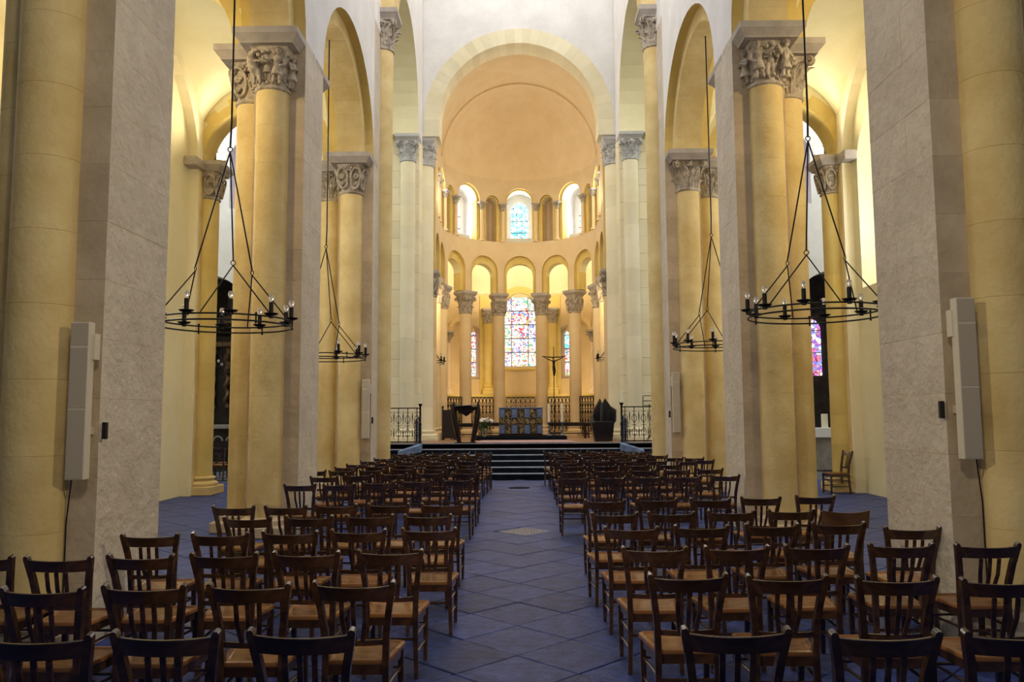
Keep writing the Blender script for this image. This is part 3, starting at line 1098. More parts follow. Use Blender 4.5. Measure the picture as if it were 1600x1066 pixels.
        ob('pane', g, DAYGLASS, fr)
    # responds
    for yc, rl in ((12.8, 'second'), (18.72, 'far')):
        rs = thing('wall_column', 'yellow half column against the outer wall of the %s aisle, %s' % (SIDE[side], 'before the transept, beyond the chandelier' if rl == 'far' else 'level with the second pier'), 'column', (side * (XA - 0.24), yc, 0))
        zt = base(rs, 0, 0, 0, 0.27, 0.42, YEL, ph=0.2)
        shaft(rs, 0, 0, zt, 6.90, 0.27, YELB)
        capital(rs, (0, 0, 6.90), 0.27, 0.37, 0.62, 0.22, 'scroll' if rl == 'far' else 'foliage', asx=0.36, asy=0.36)
        ob('pilaster', MB().bbox(min(0, side * 0.2), max(0, side * 0.2), -0.42, 0.42, 0, 7.5, 0.01), YEL, rs)
        # transverse arch of the aisle
        xc = (side * (A + PB) + side * XA) / 2
        hw = (XA - A - PB) / 2
        voussoir_arch(o, YELB, (xc - side * 0.0, yc, ZC), hw - 0.22, hw + 0.12, 0.62, 15)
        mb = MB()
        arched_wall(mb, lambda s, off: (s, yc + off), min(side * (A + PB), side * XA), max(side * (A + PB), side * XA), ZC, 10.6, -0.31, 0.31, [(xc, hw - 0.001, ZC - 0.1, ZC, 'arch')], 0.5)
        ob('arch_wall', mb, CREAM, o)
    # groin vaults of the aisle
    for k, (ya, yb) in enumerate(((7.3, 12.5), (13.1, 18.4))):
        x0, x1 = side * (A + PB - 0.02), side * XA
        n = 26
        vs = []
        for i in range(n + 1):
            u = -1 + 2 * i / n
            for j in range(n + 1):
                v = -1 + 2 * j / n
                za = 1.95 * math.sqrt(max(0, 1 - u * u)) if abs(u) < 1 else 0
                zb_ = 2.30 * math.sqrt(max(0, 1 - v * v)) if abs(v) < 1 else 0
                vs.append((x0 + (x1 - x0) * (u + 1) / 2, ya + (yb - ya) * (v + 1) / 2, 7.75 + max(za, zb_)))
        fs = [(i * (n + 1) + j, i * (n + 1) + j + 1, (i + 1) * (n + 1) + j + 1, (i + 1) * (n + 1) + j) for i in range(n) for j in range(n)]
        o2 = ob('ceiling_aisle_' + SIDE[side], MB().add(vs, fs), CREAM, smooth=True)
        o2['kind'] = 'structure'

    # ---------------- crossing
    x_ = side * 3.25
    mb = MB()
    arched_wall(mb, lambda s, off: (side * (3.25 + off), s), 19.86, 26.4, 10.84, 18, 0, 1.1, [(22.78, 2.55, 10.8, 11.35, 'arch')], 0.8)
    o = struct('wall_crossing_' + SIDE[side], mb, WHITE)
    paint(o, [WHITE, CREAM], lambda n, c: 0 if abs(n.x) > 0.9 else 1)
    # east pier of the crossing
    pe = thing('choir_pier', 'pale stone pier at the %s of the choir arch with two carved capitals' % SIDE[side], 'pier', (side * 3.25, 25.62, 0))
    zc = 0.56
    for c in range(19):
        for me in [MB().bbox(min(0, side * 1.1), max(0, side * 1.1), 0, 1.7, 0.003, zc - 0.003, 0.005)]:
            o = ob('stone_block', cmesh(('blk', side), lambda: me, PALE, False), PALE, pe, (0, 0, 0.3 + c * zc - 0.1))
    # column carrying the side arch
    zt = base(pe, side * 0.36, -0.06, Z0, 0.24, 0.42, PALE, ph=0.16)
    shaft(pe, side * 0.36, -0.06, zt, 9.98, 0.24, PALE, 0.75)
    capital(pe, (side * 0.36, -0.06, 9.98), 0.24, 0.33, 0.62, 0.22, 'foliage', detail=True, mat=CAPL, amat=ABAL, asx=0.30, asy=0.30)
    # column carrying the choir arch
    zt = base(pe, side * 0.0, 1.28, Z0, 0.33, 0.36, PALE, ph=0.12)
    shaft(pe, 0.0, 1.28, zt, 10.22, 0.33, PALE, 0.75)
    capital(pe, (0.0, 1.28, 10.22), 0.33, 0.37, 0.66, 0.26, 'foliage', detail=True, mat=CAPL, amat=ABAL, asx=0.34, asy=0.34)

    # transept
    mb = MB()
    ops = [(side * 10.5, 1.5, 0.0, 5.0, 'arch'), (side * 9.1, 0.66, 8.75, 10.5, 'arch'), (side * 5.1, 0.7, 0, 6.0, 'arch')]
    arched_wall(mb, lambda s, off: (s, 26.5 + off), min(side * 4.35, side * 13.6), max(side * 4.35, side * 13.6), 0, 15, 0, 0.8, ops, 0.8)
    struct('wall_transept_east_' + SIDE[side], mb, WHITE)
    struct('wall_transept_end_' + SIDE[side], MB().box(min(side * 13.6, side * 14), max(side * 13.6, side * 14), 19.85, 27.3, 0, 15), WHITE)
    mb = MB().box(min(side * XA, side * 13.6), max(side * XA, side * 13.6), 19.3, 19.85, 0, 15)
    mb.box(min(side * (A + PB), side * XA), max(side * (A + PB), side * XA), 19.3, 19.85, 10.6, 15)
    struct('wall_transept_west_' + SIDE[side], mb, CREAM)
    struct('ceiling_transept_' + SIDE[side], MB().box(min(side * 4.3, side * 14), max(side * 4.3, side * 14), 19.3, 27.3, 15, 15.3), CREAM)
    # window above the chapel
    nmw = 'window_%d' % (5 if side < 0 else 6)
    xc = side * 9.1
    fr = struct(nmw, MB().box(xc - 0.95, xc + 0.95, 27.2, 27.3, 8.7, 11.6), WHITE)
    n = 14
    g = MB()
    vs = [(xc - 0.58, 27.18, 8.98), (xc + 0.58, 27.18, 8.98)] + [(xc + 0.58 * math.cos(PI * i / n), 27.18, 10.52 + 0.58 * math.sin(PI * i / n)) for i in range(n + 1)]
    ob('pane', g.add(vs, [tuple(range(len(vs)))]), PURPLE, fr)
    for sx in (-0.17, 0.17):
        ob('window_bar', MB().box(xc + sx - 0.012, xc + sx + 0.012, 27.14, 27.17, 8.98, 10.95), IRON, fr)
    for z in (9.4, 9.85, 10.3):
        ob('window_bar', MB().box(xc - 0.5, xc + 0.5, 27.14, 27.17, z - 0.012, z + 0.012), IRON, fr)
    # chapel behind the dark arch
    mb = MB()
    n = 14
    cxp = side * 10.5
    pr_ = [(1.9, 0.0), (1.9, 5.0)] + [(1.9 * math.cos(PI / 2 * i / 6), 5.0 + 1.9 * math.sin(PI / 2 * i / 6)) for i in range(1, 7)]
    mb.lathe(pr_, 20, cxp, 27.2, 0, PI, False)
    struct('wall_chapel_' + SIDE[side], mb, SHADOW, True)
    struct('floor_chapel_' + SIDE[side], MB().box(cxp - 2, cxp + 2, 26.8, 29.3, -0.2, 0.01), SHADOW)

# east wall of the crossing with the choir arch
mb = MB()
arched_wall(mb, lambda s, off: (s, 26.42 + off), -4.35, 4.35, 11.14, 18, 0, 0.88, [(0, 2.68 + 0.5, 11.0, 11.7, 'arch')], 0.6)
ew = struct('wall_front', mb, WHITE)
voussoir_arch(ew, PALEY, (0, 26.86, 11.7), 2.68, 3.19, 0.90, 33, 0, stilt=0.56)
# lantern and vault over nave and crossing
n = 20
vs = []
for i in range(n + 1):
    a = PI * i / n
    for y in (6.0, 18.9):
        vs.append((3.4 * math.cos(a), y, 13.1 + 3.4 * math.sin(a)))
struct('ceiling', MB().add(vs, [(2 * i, 2 * i + 1, 2 * i + 3, 2 * i + 2) for i in range(n)]), WHITE, True)
struct('ceiling_crossing', MB().box(-4.4, 4.4, 18.9, 27.3, 18, 18.3), WHITE)
tr = struct('trim_3', MB().box(-0.01, 0.01, 19.0, 19.02, 17.9, 18), WHITE)
voussoir_arch(tr, YEL, (0, 19.2, 11.70), 3.02, 3.5, 0.62, 21, 0)

# ---------------- choir and apse
R0, YC = 3.1, 29.8
SQ = R0 * PI / 2


def apse(s, off):
    """off measured outwards from radius 2.9"""
    if abs(s) <= SQ:
        a = s / R0
        R = 2.9 + off
        return (R * math.sin(a), YC + R * math.cos(a))
    d = abs(s) - SQ
    return ((2.9 + off) * (1 if s > 0 else -1), YC - d)


SEND = SQ + YC - 27.3
arc_c = [0, 1.64, -1.64, 3.27, -3.27, 4.92, -4.92, 6.5, -6.5]
win_c = [0, 2.435, -2.435, 4.87, -4.87]
nic_c = [1.217, -1.217, 3.652, -3.652, 6.09, -6.09]
ZS = 11.45
opA = [(c, 0.665 if c else 0.71, 6.0, 7.56, 'arch') for c in arc_c] + [(c, 0.62, 8.84, 10.50, 'arch') for c in win_c] + [(c, 0.31, 8.84, 10.46, 'arch') for c in nic_c] + [(0, 6.38, 8.84, 10.44, 'rect')]
opB = [(c, 0.50 if c else 0.55, 6.0, 7.42, 'arch') for c in arc_c] + [(c, 0.53, 8.84, 10.53, 'arch') for c in win_c] + [(c, 0.235, 8.84, 10.48, 'arch') for c in nic_c]
opC = [(c, 0.53, 8.95, 10.53, 'arch') for c in win_c]
aw = struct('wall_apse', arched_wall(MB(), apse, -SEND, SEND, 6.72, ZS, 0.0, 0.14, opA, 0.30), ORAN)
paint(aw, [ORAN, YELB], lambda n, c: 0 if abs(n.z) < 0.05 and math.hypot(c.x, max(0, c.y - YC)) < 2.95 else 1)
a2 = ob('inner_order', arched_wall(MB(), apse, -SEND, SEND, 6.72, ZS, 0.14, 0.50, opB, 0.30), ORAN, aw)
paint(a2, [YELB, CREAM], lambda n, c: 1 if abs(n.z) > 0.05 else 0)
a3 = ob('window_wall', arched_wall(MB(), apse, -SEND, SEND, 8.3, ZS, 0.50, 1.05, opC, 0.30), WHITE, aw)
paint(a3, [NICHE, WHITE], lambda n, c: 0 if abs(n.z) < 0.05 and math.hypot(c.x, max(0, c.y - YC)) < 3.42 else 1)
# cornice under the half dome and half dome itself
n, m = 40, 16
vs = []
for j in range(m + 1):
    b = PI / 2 * j / m
    for i in range(n + 1):
        a = -PI / 2 + PI * i / n
        R = 2.90
        vs.append((R * math.cos(b) * math.sin(a), YC + R * math.cos(b) * math.cos(a), ZS + R * math.sin(b)))
fs = [(j * (n + 1) + i, j * (n + 1) + i + 1, (j + 1) * (n + 1) + i + 1, (j + 1) * (n + 1) + i) for j in range(m) for i in range(n)]
struct('ceiling_apse', MB().add(vs, fs), ORAN, True)
vs = []
n = 40
for i in range(n + 1):
    a = PI * i / n
    for R, y in ((2.90, YC), (2.96, YC), (2.96, 27.3)):
        vs.append((R * math.cos(a), y, ZS + R * math.sin(a)))
fs = []
for i in range(n):
    fs += [(3 * i, 3 * i + 1, 3 * i + 4, 3 * i + 3), (3 * i + 1, 3 * i + 2, 3 * i + 5, 3 * i + 4)]
struct('ceiling_choir', MB().add(vs, fs), ORAN, False)

# windows of the apse
for wi, s in enumerate(win_c):
    a = s / R0
    px_, py_ = apse(s, 0.98)
    e = bpy.data.objects.new('window_%d' % (7 + wi), None)
    COL.objects.link(e)
    e.location = (px_, py_, 0)
    e.rotation_euler = (0, 0, -a)
    e['kind'] = 'structure'
    ob('window_surround', MB().box(-0.75, 0.75, 0.0, 0.07, 8.7, 11.3), WHITE, e)
    ob('window_sill', MB().bbox(-0.50, 0.50, -0.5, 0.0, 8.9, 9.12, 0.02), ABAL, e)
    g = MB()
    n = 14
    vs = [(-0.36, -0.01, 9.22), (0.36, -0.01, 9.22)] + [(0.36 * math.cos(PI * i / n), -0.01, 10.40 + 0.36 * math.sin(PI * i / n)) for i in range(n + 1)]
    ob('pane', g.add(vs, [tuple(range(len(vs)))]), APSEGLASS[0] if s == 0 else APSEGLASS[1], e)
    for z in (9.45, 9.95):
        ob('window_bar', MB().box(-0.36, 0.36, -0.045, -0.02, z - 0.012, z + 0.012), IRON, e)
    for x in (-0.12, 0.12):
        ob('window_bar', MB().box(x - 0.008, x + 0.008, -0.045, -0.02, 9.22, 10.5), IRON, e)

# colonnettes of the upper arcade
for k, s in enumerate(sorted([0.735, -0.735, 1.70, -1.70, 3.17, -3.17, 4.13, -4.13, 5.60, -5.60, 6.32, -6.32])):
    x, y = apse(s, 0.04)
    c = thing('colonnette', 'small ochre colonnette of the upper arcade, %s of the apse windows' % ['leftmost', 'second from the left', 'third from the left', 'fourth from the left', 'fifth from the left', 'just left of the middle', 'just right of the middle', 'fifth from the right', 'fourth from the right', 'third from the right', 'second from the right', 'rightmost'][k],
              'column', (x, y, 8.84), -s / R0 if abs(s) < SQ else 0)
    ob('base', cmesh(('cbase',), lambda: MB().lathe([(0.12, 0), (0.12, 0.05), (0.085, 0.08), (0.10, 0.11), (0.078, 0.14)], 16), ORAN), ORAN, c)
    ob('shaft', cmesh(('cshaft',), lambda: MB().lathe([(0.075, 0.13), (0.07, 1.30)], 18), ORAN), ORAN, c)
    capital(c, (0, 0, 1.30), 0.075, 0.11, 0.20, 0.10, 'foliage', asx=0.08, asy=0.06)

# columns of the choir
for k, s in enumerate([-7.25, -5.72, -4.12, -2.42, -0.875, 0.875, 2.42, 4.12, 5.72, 7.25]):
    x, y = apse(s, 0.20)
    c = thing('choir_column', 'tall ochre column round the altar, %s' % ['on the far left, hidden by the choir pier', 'fourth left of the middle window', 'third left of the middle window', 'second left of the middle window', 'just left of the middle window',
              'just right of the middle window', 'second right of the middle window', 'third right of the middle window', 'fourth right of the middle window', 'on the far right, hidden by the choir pier'][k],
              'column', (x, y, Z0), -s / R0 if abs(s) < SQ else 0)
    zt = base(c, 0, 0, 0, 0.235, 0.42, ORAN, ph=0.15)
    shaft(c, 0, 0, zt, 4.90, 0.235, ORAN, 0.9)
    capital(c, (0, 0, 4.90), 0.235, 0.30, 0.64, 0.23, 'foliage' if k % 2 else 'scroll', asx=0.25, asy=0.25)

# ambulatory: outer wall, vault, bench, responds, windows
RA = 6.0


def amb(s, off):
    S2 = RA * PI / 2
    if abs(s) <= S2:
        a = s / RA
        return ((RA + off) * math.sin(a), YC + (RA + off) * math.cos(a))
    return ((RA + off) * (1 if s > 0 else -1), YC - (abs(s) - S2))


t225 = RA * math.radians(20.6)
t50 = RA * math.radians(52)
opW = [(0, 0.76, 3.86, 6.42, 'arch'), (t225, 0.56, 3.35, 5.15, 'arch'), (-t225, 0.56, 3.35, 5.15, 'arch'), (t50, 0.72, 3.35, 5.2, 'arch'), (-t50, 0.72, 3.35, 5.2, 'arch')]
av = struct('wall_ambulatory', arched_wall(MB(), amb, -RA * PI / 2 - 3.2, RA * PI / 2 + 3.2, Z0, 8.6, 0, 0.7, opW, 0.35), ORAN)
paint(av, [ORAN, PINKP], lambda n, c: 0 if abs(n.z) > 0.05 or abs(math.hypot(c.x, c.y - YC) - RA) < 0.05 else 1)
ob('wall_bench', arched_wall(MB(), amb, -RA * PI / 2, RA * PI / 2, Z0, 2.55, -0.42, 0, [], 0.35), ORAN, av)
ob('wall_string', arched_wall(MB(), amb, -RA * PI / 2, RA * PI / 2, 2.55, 2.66, -0.46, 0, [], 0.35), YELB, av)
# window sill of the middle window
ob('window_ledge', MB().bbox(-0.82, 0.82, YC + RA - 0.12, YC + RA + 0.1, 3.74, 3.86, 0.02), YELB, av)
voussoir_arch(av, YELB, (0, YC + RA - 0.06, 6.42), 0.76, 1.06, 0.16, 11)
# vault
n, m = 48, 12
vs = []
for i in range(n + 1):
    a = -PI / 2 + PI * i / n
    for j in range(m + 1):
        b = PI / 2 * j / m
        R = 3.38 + 2.64 * math.sin(b)
        vs.append((R * math.sin(a), YC + R * math.cos(a), 7.0 + 1.45 * math.cos(b)))
fs = [(i * (m + 1) + j, i * (m + 1) + j + 1, (i + 1) * (m + 1) + j + 1, (i + 1) * (m + 1) + j) for i in range(n) for j in range(m)]
struct('ceiling_ambulatory', MB().add(vs, fs), CREAM, True)


def amb_window(name, ang, hw, z0, zs, rows, cols, rr, mats):
    e = bpy.data.objects.new(name, None)
    COL.objects.link(e)
    e.location = (rr * math.sin(ang), YC + rr * math.cos(ang), 0)
    e.rotation_euler = (0, 0, -ang)
    e['kind'] = 'structure'
    # panes row by row, each its own piece
    zr = [z0 + (zs - z0) * i / rows for i in range(rows + 1)]
    ws = [-hw, -hw * 0.55, hw * 0.5, hw] if cols == 3 else [-hw, 0, hw]
    g = 0.012
    k = 0
    for r in range(rows):
        for c in range(cols):
            ob('pane', MB().box(ws[c] + g, ws[c + 1] - g, -0.01, 0.01, zr[r] + g, zr[r + 1] - g), mats[k % len(mats)], e)
            k += 1
    n = 10
    for c in range(cols):
        xs = [ws[c] + g + (ws[c + 1] - ws[c] - 2 * g) * i / n for i in range(n + 1)]
        vs = [(xs[0], -0.01, zs + g), (xs[-1], -0.01, zs + g)] + [(x, -0.01, zs + max(g * 1.1, math.sqrt(max(0, hw * hw - x * x)))) for x in reversed(xs)]
        ob('pane', MB().add(vs, [tuple(range(len(vs)))]), mats[k % len(mats)], e)
        k += 1
    for z in zr[1:]:
        ob('window_bar', MB().box(-hw, hw, -0.05, -0.015, z - 0.016, z + 0.016), IRON, e)
    for x in ws[1:-1]:
        ob('window_bar', MB().box(x - 0.013, x + 0.013, -0.045, -0.015, z0, zs + math.sqrt(max(0, hw * hw - x * x))), IRON, e)
    ob('window_surround', MB().box(-hw - 0.4, hw + 0.4, 0.03, 0.08, z0 - 0.3, zs + hw + 0.4), PINKP, e)
    return e


amb_window('window_12', 0, 0.71, 3.92, 6.40, 4, 3, RA + 0.12, STAIN)
amb_window('window_13', math.radians(20.6), 0.30, 3.5, 5.3, 3, 2, RA + 0.45, STAIN2)
amb_window('window_14', -math.radians(20.6), 0.30, 3.5, 5.3, 3, 2, RA + 0.45, STAIN3)
amb_window('window_15', math.radians(52), 0.45, 3.5, 5.1, 3, 2, RA + 0.45, STAIN2)
amb_window('window_16', -math.radians(52), 0.45, 3.5, 5.1, 3, 2, RA + 0.45, STAIN)

for sg in (-1, 1):
    a = sg * math.radians(14.2)
    c = thing('ambulatory_column', 'ochre column against the ambulatory wall just %s of the big stained glass window' % SIDE[sg], 'column', (5.82 * math.sin(a), YC + 5.82 * math.cos(a), 2.66), -a)
    base(c, 0, 0, 0, 0.19, 0.42, YELB, ph=0.16)
    shaft(c, 0, 0, 0.42, 3.15, 0.19, YELB, 0.9)
    capital(c, (0, 0, 3.15), 0.19, 0.25, 0.46, 0.18, 'foliage', asx=0.2, asy=0.2)
    ob('pilaster', MB().bbox(-0.34, 0.34, 0.10, 0.22, 0, 4.4, 0.01), YELB, c)
    a = sg * math.radians(32.2)
    c = thing('blind_arch_colonnette', 'slim colonnette carrying blind arches in the ambulatory, seen past the %s choir columns' % SIDE[sg], 'column', (5.86 * math.sin(a), YC + 5.86 * math.cos(a), 2.66), -a)
    base(c, 0, 0, 0, 0.10, 0.34, PINKP, ph=0.12)
    shaft(c, 0, 0, 0.34, 2.25, 0.09, PINKP, 2.0)
    capital(c, (0, 0, 2.25), 0.09, 0.19, 0.36, 0.12, 'foliage', asx=0.14, asy=0.1)
    for s2 in (-1, 1):
        voussoir_arch(c, ORAN, (s2 * 0.62, 0.02, 2.75), 0.45, 0.62, 0.2, 9, 0)

# sanctuary floor, steps
mb = MB()
mb.box(-4.4, 4.4, 24.15, 27.3, 0, Z0)
n = 30
vs = [(-6.2, 27.3, Z0), (6.2, 27.3, Z0), (6.2, YC, Z0)] + [(6.2 * math.cos(PI * i / n), YC + 6.2 * math.sin(PI * i / n), Z0) for i in range(n + 1)]
mb.add(vs, [tuple(range(len(vs)))])
struct('floor_sanctuary', mb, PARQ)
nst = 6
for i in range(nst):
    y0 = 22.45 + 0.34 * i
    z = Z0 * (i + 1) / nst
    wd = 4.3
    o = struct('step', MB().bbox(-wd, wd, y0, y0 + (0.36 if i < nst - 1 else 0.5), z - Z0 / nst if i else -0.02, z - 0.012, 0.006), STEP)
    ob('step_edge', MB().bbox(-wd, wd, y0 - 0.012, y0 + 0.35, z - 0.02, z, 0.005), NOSE, o)

# ================================================================== CHAIRS
CHAIRS = {
    'L': [
        [(-2.06, 3.49), (-1.53, 3.54), (-0.95, 3.56)],
        [(-2.59, 4.44), (-2.07, 4.5), (-1.5, 4.52), (-0.93, 4.56)],
        [(-3.6, 5.44), (-3.06, 5.41), (-2.54, 5.47), (-2.01, 5.52), (-1.46, 5.55), (-0.9, 5.61)],
        [(-2.93, 6.42), (-2.39, 6.46), (-1.84, 6.53), (-1.32, 6.6), (-0.76, 6.67)],
        [(-2.5, 7.47), (-1.95, 7.52), (-1.41, 7.57), (-0.87, 7.57)],
        [(-2.95, 8.38), (-2.42, 8.39), (-1.92, 8.48), (-1.38, 8.52), (-0.83, 8.52)],
        [(-3.0, 11.02), (-2.47, 11.03), (-1.99, 11.32), (-1.47, 11.51), (-0.91, 11.7)],
        [(-3.03, 12.46), (-2.55, 12.76), (-2.02, 12.93), (-1.47, 13.1), (-0.9, 13.06)],
        [(-3.52, 13.79), (-3.04, 13.76), (-2.55, 13.88), (-2.06, 14.17), (-1.48, 14.12), (-0.93, 14.25)],
        [(-3.16, 14.7), (-2.66, 14.94), (-2.15, 15.18), (-1.61, 15.23), (-1.02, 15.17)],
        [(-3.15, 15.57), (-2.67, 15.94), (-2.15, 16.11), (-1.64, 16.28), (-1.06, 16.45)],
        [(-3.09, 16.65), (-2.61, 16.96), (-2.08, 17.03), (-1.53, 17.22), (-0.99, 17.42)],
        [(-3.0, 17.63), (-2.52, 17.98), (-1.99, 18.06), (-1.46, 18.29), (-0.94, 18.37)],
        [(-2.47, 18.99), (-1.96, 19.08), (-1.43, 19.18), (-0.89, 19.27)],
        [(-2.99, 19.68), (-2.5, 19.79), (-1.98, 19.89), (-1.46, 20.0), (-0.93, 20.1)],
    ],
    'R': [
        [(0.92, 3.56), (1.52, 3.5), (2.09, 3.5)],
        [(0.95, 4.74), (1.51, 4.69), (2.1, 4.64), (2.66, 4.58)],
        [(0.92, 5.68), (1.48, 5.71), (2.05, 5.75), (2.67, 5.8), (3.25, 5.78)],
        [(0.9, 6.69), (1.48, 6.75), (2.07, 6.83), (2.66, 6.91), (3.15, 6.62)],
        [(0.86, 7.65), (1.41, 7.69), (1.99, 7.77), (2.57, 7.84), (2.97, 7.71)],
        [(0.9, 8.79), (1.48, 8.9), (2.06, 8.9), (2.65, 9.05), (3.28, 9.16)],
        [(0.77, 11.96), (1.32, 12.02), (1.87, 12.11), (2.43, 12.07), (3.06, 12.28)],
        [(0.83, 13.3), (1.4, 13.4), (2.01, 13.51), (2.59, 13.54), (3.19, 13.74)],
        [(0.92, 14.62), (1.5, 14.72), (2.1, 14.8), (2.7, 14.94)],
        [(0.88, 15.61), (1.49, 15.98), (2.08, 16.08), (2.67, 16.15), (3.24, 16.0)],
        [(0.88, 16.73), (1.47, 16.91), (2.07, 17.1), (2.67, 17.29), (3.24, 17.36), (3.68, 16.40)],
        [(0.91, 18.02), (1.5, 18.1), (2.07, 18.18), (2.63, 18.26), (3.10, 18.34), (3.66, 17.2)],
        [(0.87, 18.91), (1.45, 19.0), (2.03, 19.09), (2.6, 19.18)],
        [(0.86, 19.71), (1.41, 19.82), (1.96, 19.92), (2.52, 20.02), (3.02, 20.13)],
        [(0.76, 20.24), (1.32, 20.42), (1.86, 20.46), (2.4, 20.58)],
    ],
}



def polybar(pts, w, d, side=(1, 0, 0)):
    return MB().sweep(pts, w, d, side)


def chair_parts():
    P = []
    for sx in (-1, 1):
        mb = MB().sweep([(sx * 0.172, -0.215, 0), (sx * 0.164, -0.195, 0.22), (sx * 0.160, -0.185, 0.42), (sx * 0.166, -0.200, 0.58), (sx * 0.182, -0.228, 0.71), (sx * 0.206, -0.262, 0.845), (sx * 0.209, -0.265, 0.860), (sx * 0.211, -0.267, 0.868)],
                        [0.026, 0.031, 0.036, 0.036, 0.034, 0.033, 0.028, 0.014], 0.036, (1, 0, 0))
        P.append(('leg', mb, CHW, False))
        mb = MB().sweep([(sx * 0.185, 0.195, 0), (sx * 0.188, 0.188, 0.25), (sx * 0.188, 0.185, 0.400)], [0.026, 0.032, 0.034], 0.032, (1, 0, 0))
        P.append(('leg', mb, CHW, False))
    # curved top rail
    n = 10
    vs = []
    for i in range(n + 1):
        u = -1 + 2 * i / n
        bow = -0.045 * (1 - u * u)
        dip = -0.006 * (1 - u * u)
        for (dy, z) in ((-0.011, 0.764), (0.011, 0.764), (0.011, 0.840 + dip), (0.008, 0.843 + dip), (-0.008, 0.843 + dip), (-0.011, 0.840 + dip)):
            lean = -(z - 0.66) * 0.26
            vs.append((u * (0.190 + (z - 0.764) * 0.16), -0.215 + lean + bow + dy, z))
    fs = []
    for i in range(n):
        for j in range(6):
            a, b = i * 6 + j, i * 6 + (j + 1) % 6
            fs.append((a, a + 6, b + 6, b))
    fs += [tuple(range(6)), tuple(n * 6 + j for j in range(6))[::-1]]
    P.append(('top_rail', MB().add(vs, fs), CHW, True))
    pts = []
    for i in range(7):
        u = -1 + 2 * i / 6
        pts.append((u * 0.160, -0.190 - 0.030 * (1 - u * u), 0.520))
    P.append(('lower_rail', MB().sweep(pts, 0.030, 0.016, (0, 0, 1)), CHW, True))
    for k in (-1, 0, 1):
        xb, xt = k * 0.042, k * 0.060
        P.append(('slat', MB().sweep([(xb, -0.220, 0.525), (xt, -0.262, 0.650), (xt * 1.02, -0.286, 0.76)], 0.024, 0.010, (1, 0, 0)), CHW, True))
    # plywood seat with rounded corners and a pressed border line
    def outline(k, z):
        pts = []
        w0, w1, ya, yb = 0.172 - k, 0.215 - k, -0.195 + k, 0.215 - k
        c = max(0.004, 0.055 - k * 0.6)
        def arc(cx, cy, a0, a1, r, m=4):
            for i in range(m + 1):
                a = a0 + (a1 - a0) * i / m
                pts.append((cx + r * math.cos(a), cy + r * math.sin(a), z))
        arc(w1 - c, yb - c, 0, PI / 2, c)
        arc(-w1 + c, yb - c, PI / 2, PI, c)
        arc(-w0 + 0.01, ya + 0.01, PI, 1.5 * PI, 0.01, 2)
        arc(w0 - 0.01, ya + 0.01, 1.5 * PI, 2 * PI, 0.01, 2)
        return pts
    rings = [outline(0, 0.396), outline(-0.004, 0.408), outline(0, 0.421), outline(0.024, 0.423), outline(0.031, 0.414), outline(0.05, 0.412)]
    m = len(rings[0])
    vs = [p for r in rings for p in r]
    fs = [tuple(range(m))[::-1]]
    for j in range(len(rings) - 1):
        for i in range(m):
            a, b = j * m + i, j * m + (i + 1) % m
            fs.append((a, b, b + m, a + m))
    fs.append(tuple((len(rings) - 1) * m + i for i in range(m)))
    P.append(('seat', MB().add(vs, fs), SEATW, True))
    fr = MB()
    fr.box(-0.175, 0.175, 0.175, 0.195, 0.342, 0.398)
    fr.box(-0.155, 0.155, -0.195, -0.175, 0.342, 0.398)
    for sx in (-1, 1):
        fr.sweep([(sx * 0.164, -0.178, 0.370), (sx * 0.188, 0.178, 0.370)], 0.054, 0.018, (0, 0, 1))
    P.append(('seat_frame', fr, CHW, False))
    for sx in (-1, 1):
        for z in (0.27, 0.15):
            P.append(('stretcher', MB().tube([(sx * 0.163, -0.192, z), (sx * 0.175, 0, z + 0.002), (sx * 0.187, 0.19, z)], 0.010, 6), CHW, True))
    P.append(('stretcher', MB().tube([(-0.163, -0.194, 0.25), (0.163, -0.194, 0.25)], 0.010, 6), CHW, True))
    P.append(('stretcher', MB().tube([(-0.186, 0.19, 0.27), (0.186, 0.19, 0.27)], 0.010, 6), CHW, True))
    return P


CP = []
for nm, mb, mt, sm in chair_parts():
    me = mb.mesh(nm, sm)
    me.materials.append(mt)
    CP.append((nm, me))


def chair(x, y, rz, label, group, skip=(), name='slat_back_chair', sc=1.0):
    t = thing(name, label, 'chair', (x, y, 0), rz, group)
    t.scale = (sc, sc, sc)
    for nm, me in CP:
        if nm in skip:
            continue
        o = bpy.data.objects.new(nm, me)
        COL.objects.link(o)
        o.parent = t
    return t


NUM = ['', 'second', 'third', 'fourth', 'fifth', 'sixth', 'seventh']
rs_ = random.Random(11)
for blk, word in (('L', 'left'), ('R', 'right')):
    for ri, row in enumerate(CHAIRS[blk]):
        ordered = sorted(row, key=lambda p: abs(p[0]))
        for ci, (x, y) in enumerate(ordered):
            if blk == 'R' and ri == 4 and abs(x - 2.97) < 0.02:
                continue
            rowt = '%s row' % ORDN[ri] if ri else 'nearest row'
            if ri > 0:
                rowt = '%s nearest row' % ORDN[ri]
            if ri == len(CHAIRS[blk]) - 1:
                rowt = 'farthest row by the steps'
            seat_ = 'at the aisle' if ci == 0 else '%s from the aisle' % NUM[ci]
            lab = 'dark slatted chair %s of the aisle, %s, %s' % (word, rowt, seat_)
            # y in the list is where the tops of the back posts stand
            t = chair(x, y + 0.265, rs_.uniform(-0.035, 0.035), lab, 'wooden chairs %s of the centre aisle' % word)
            t.scale.x = 1.055 - 0.010 * ri

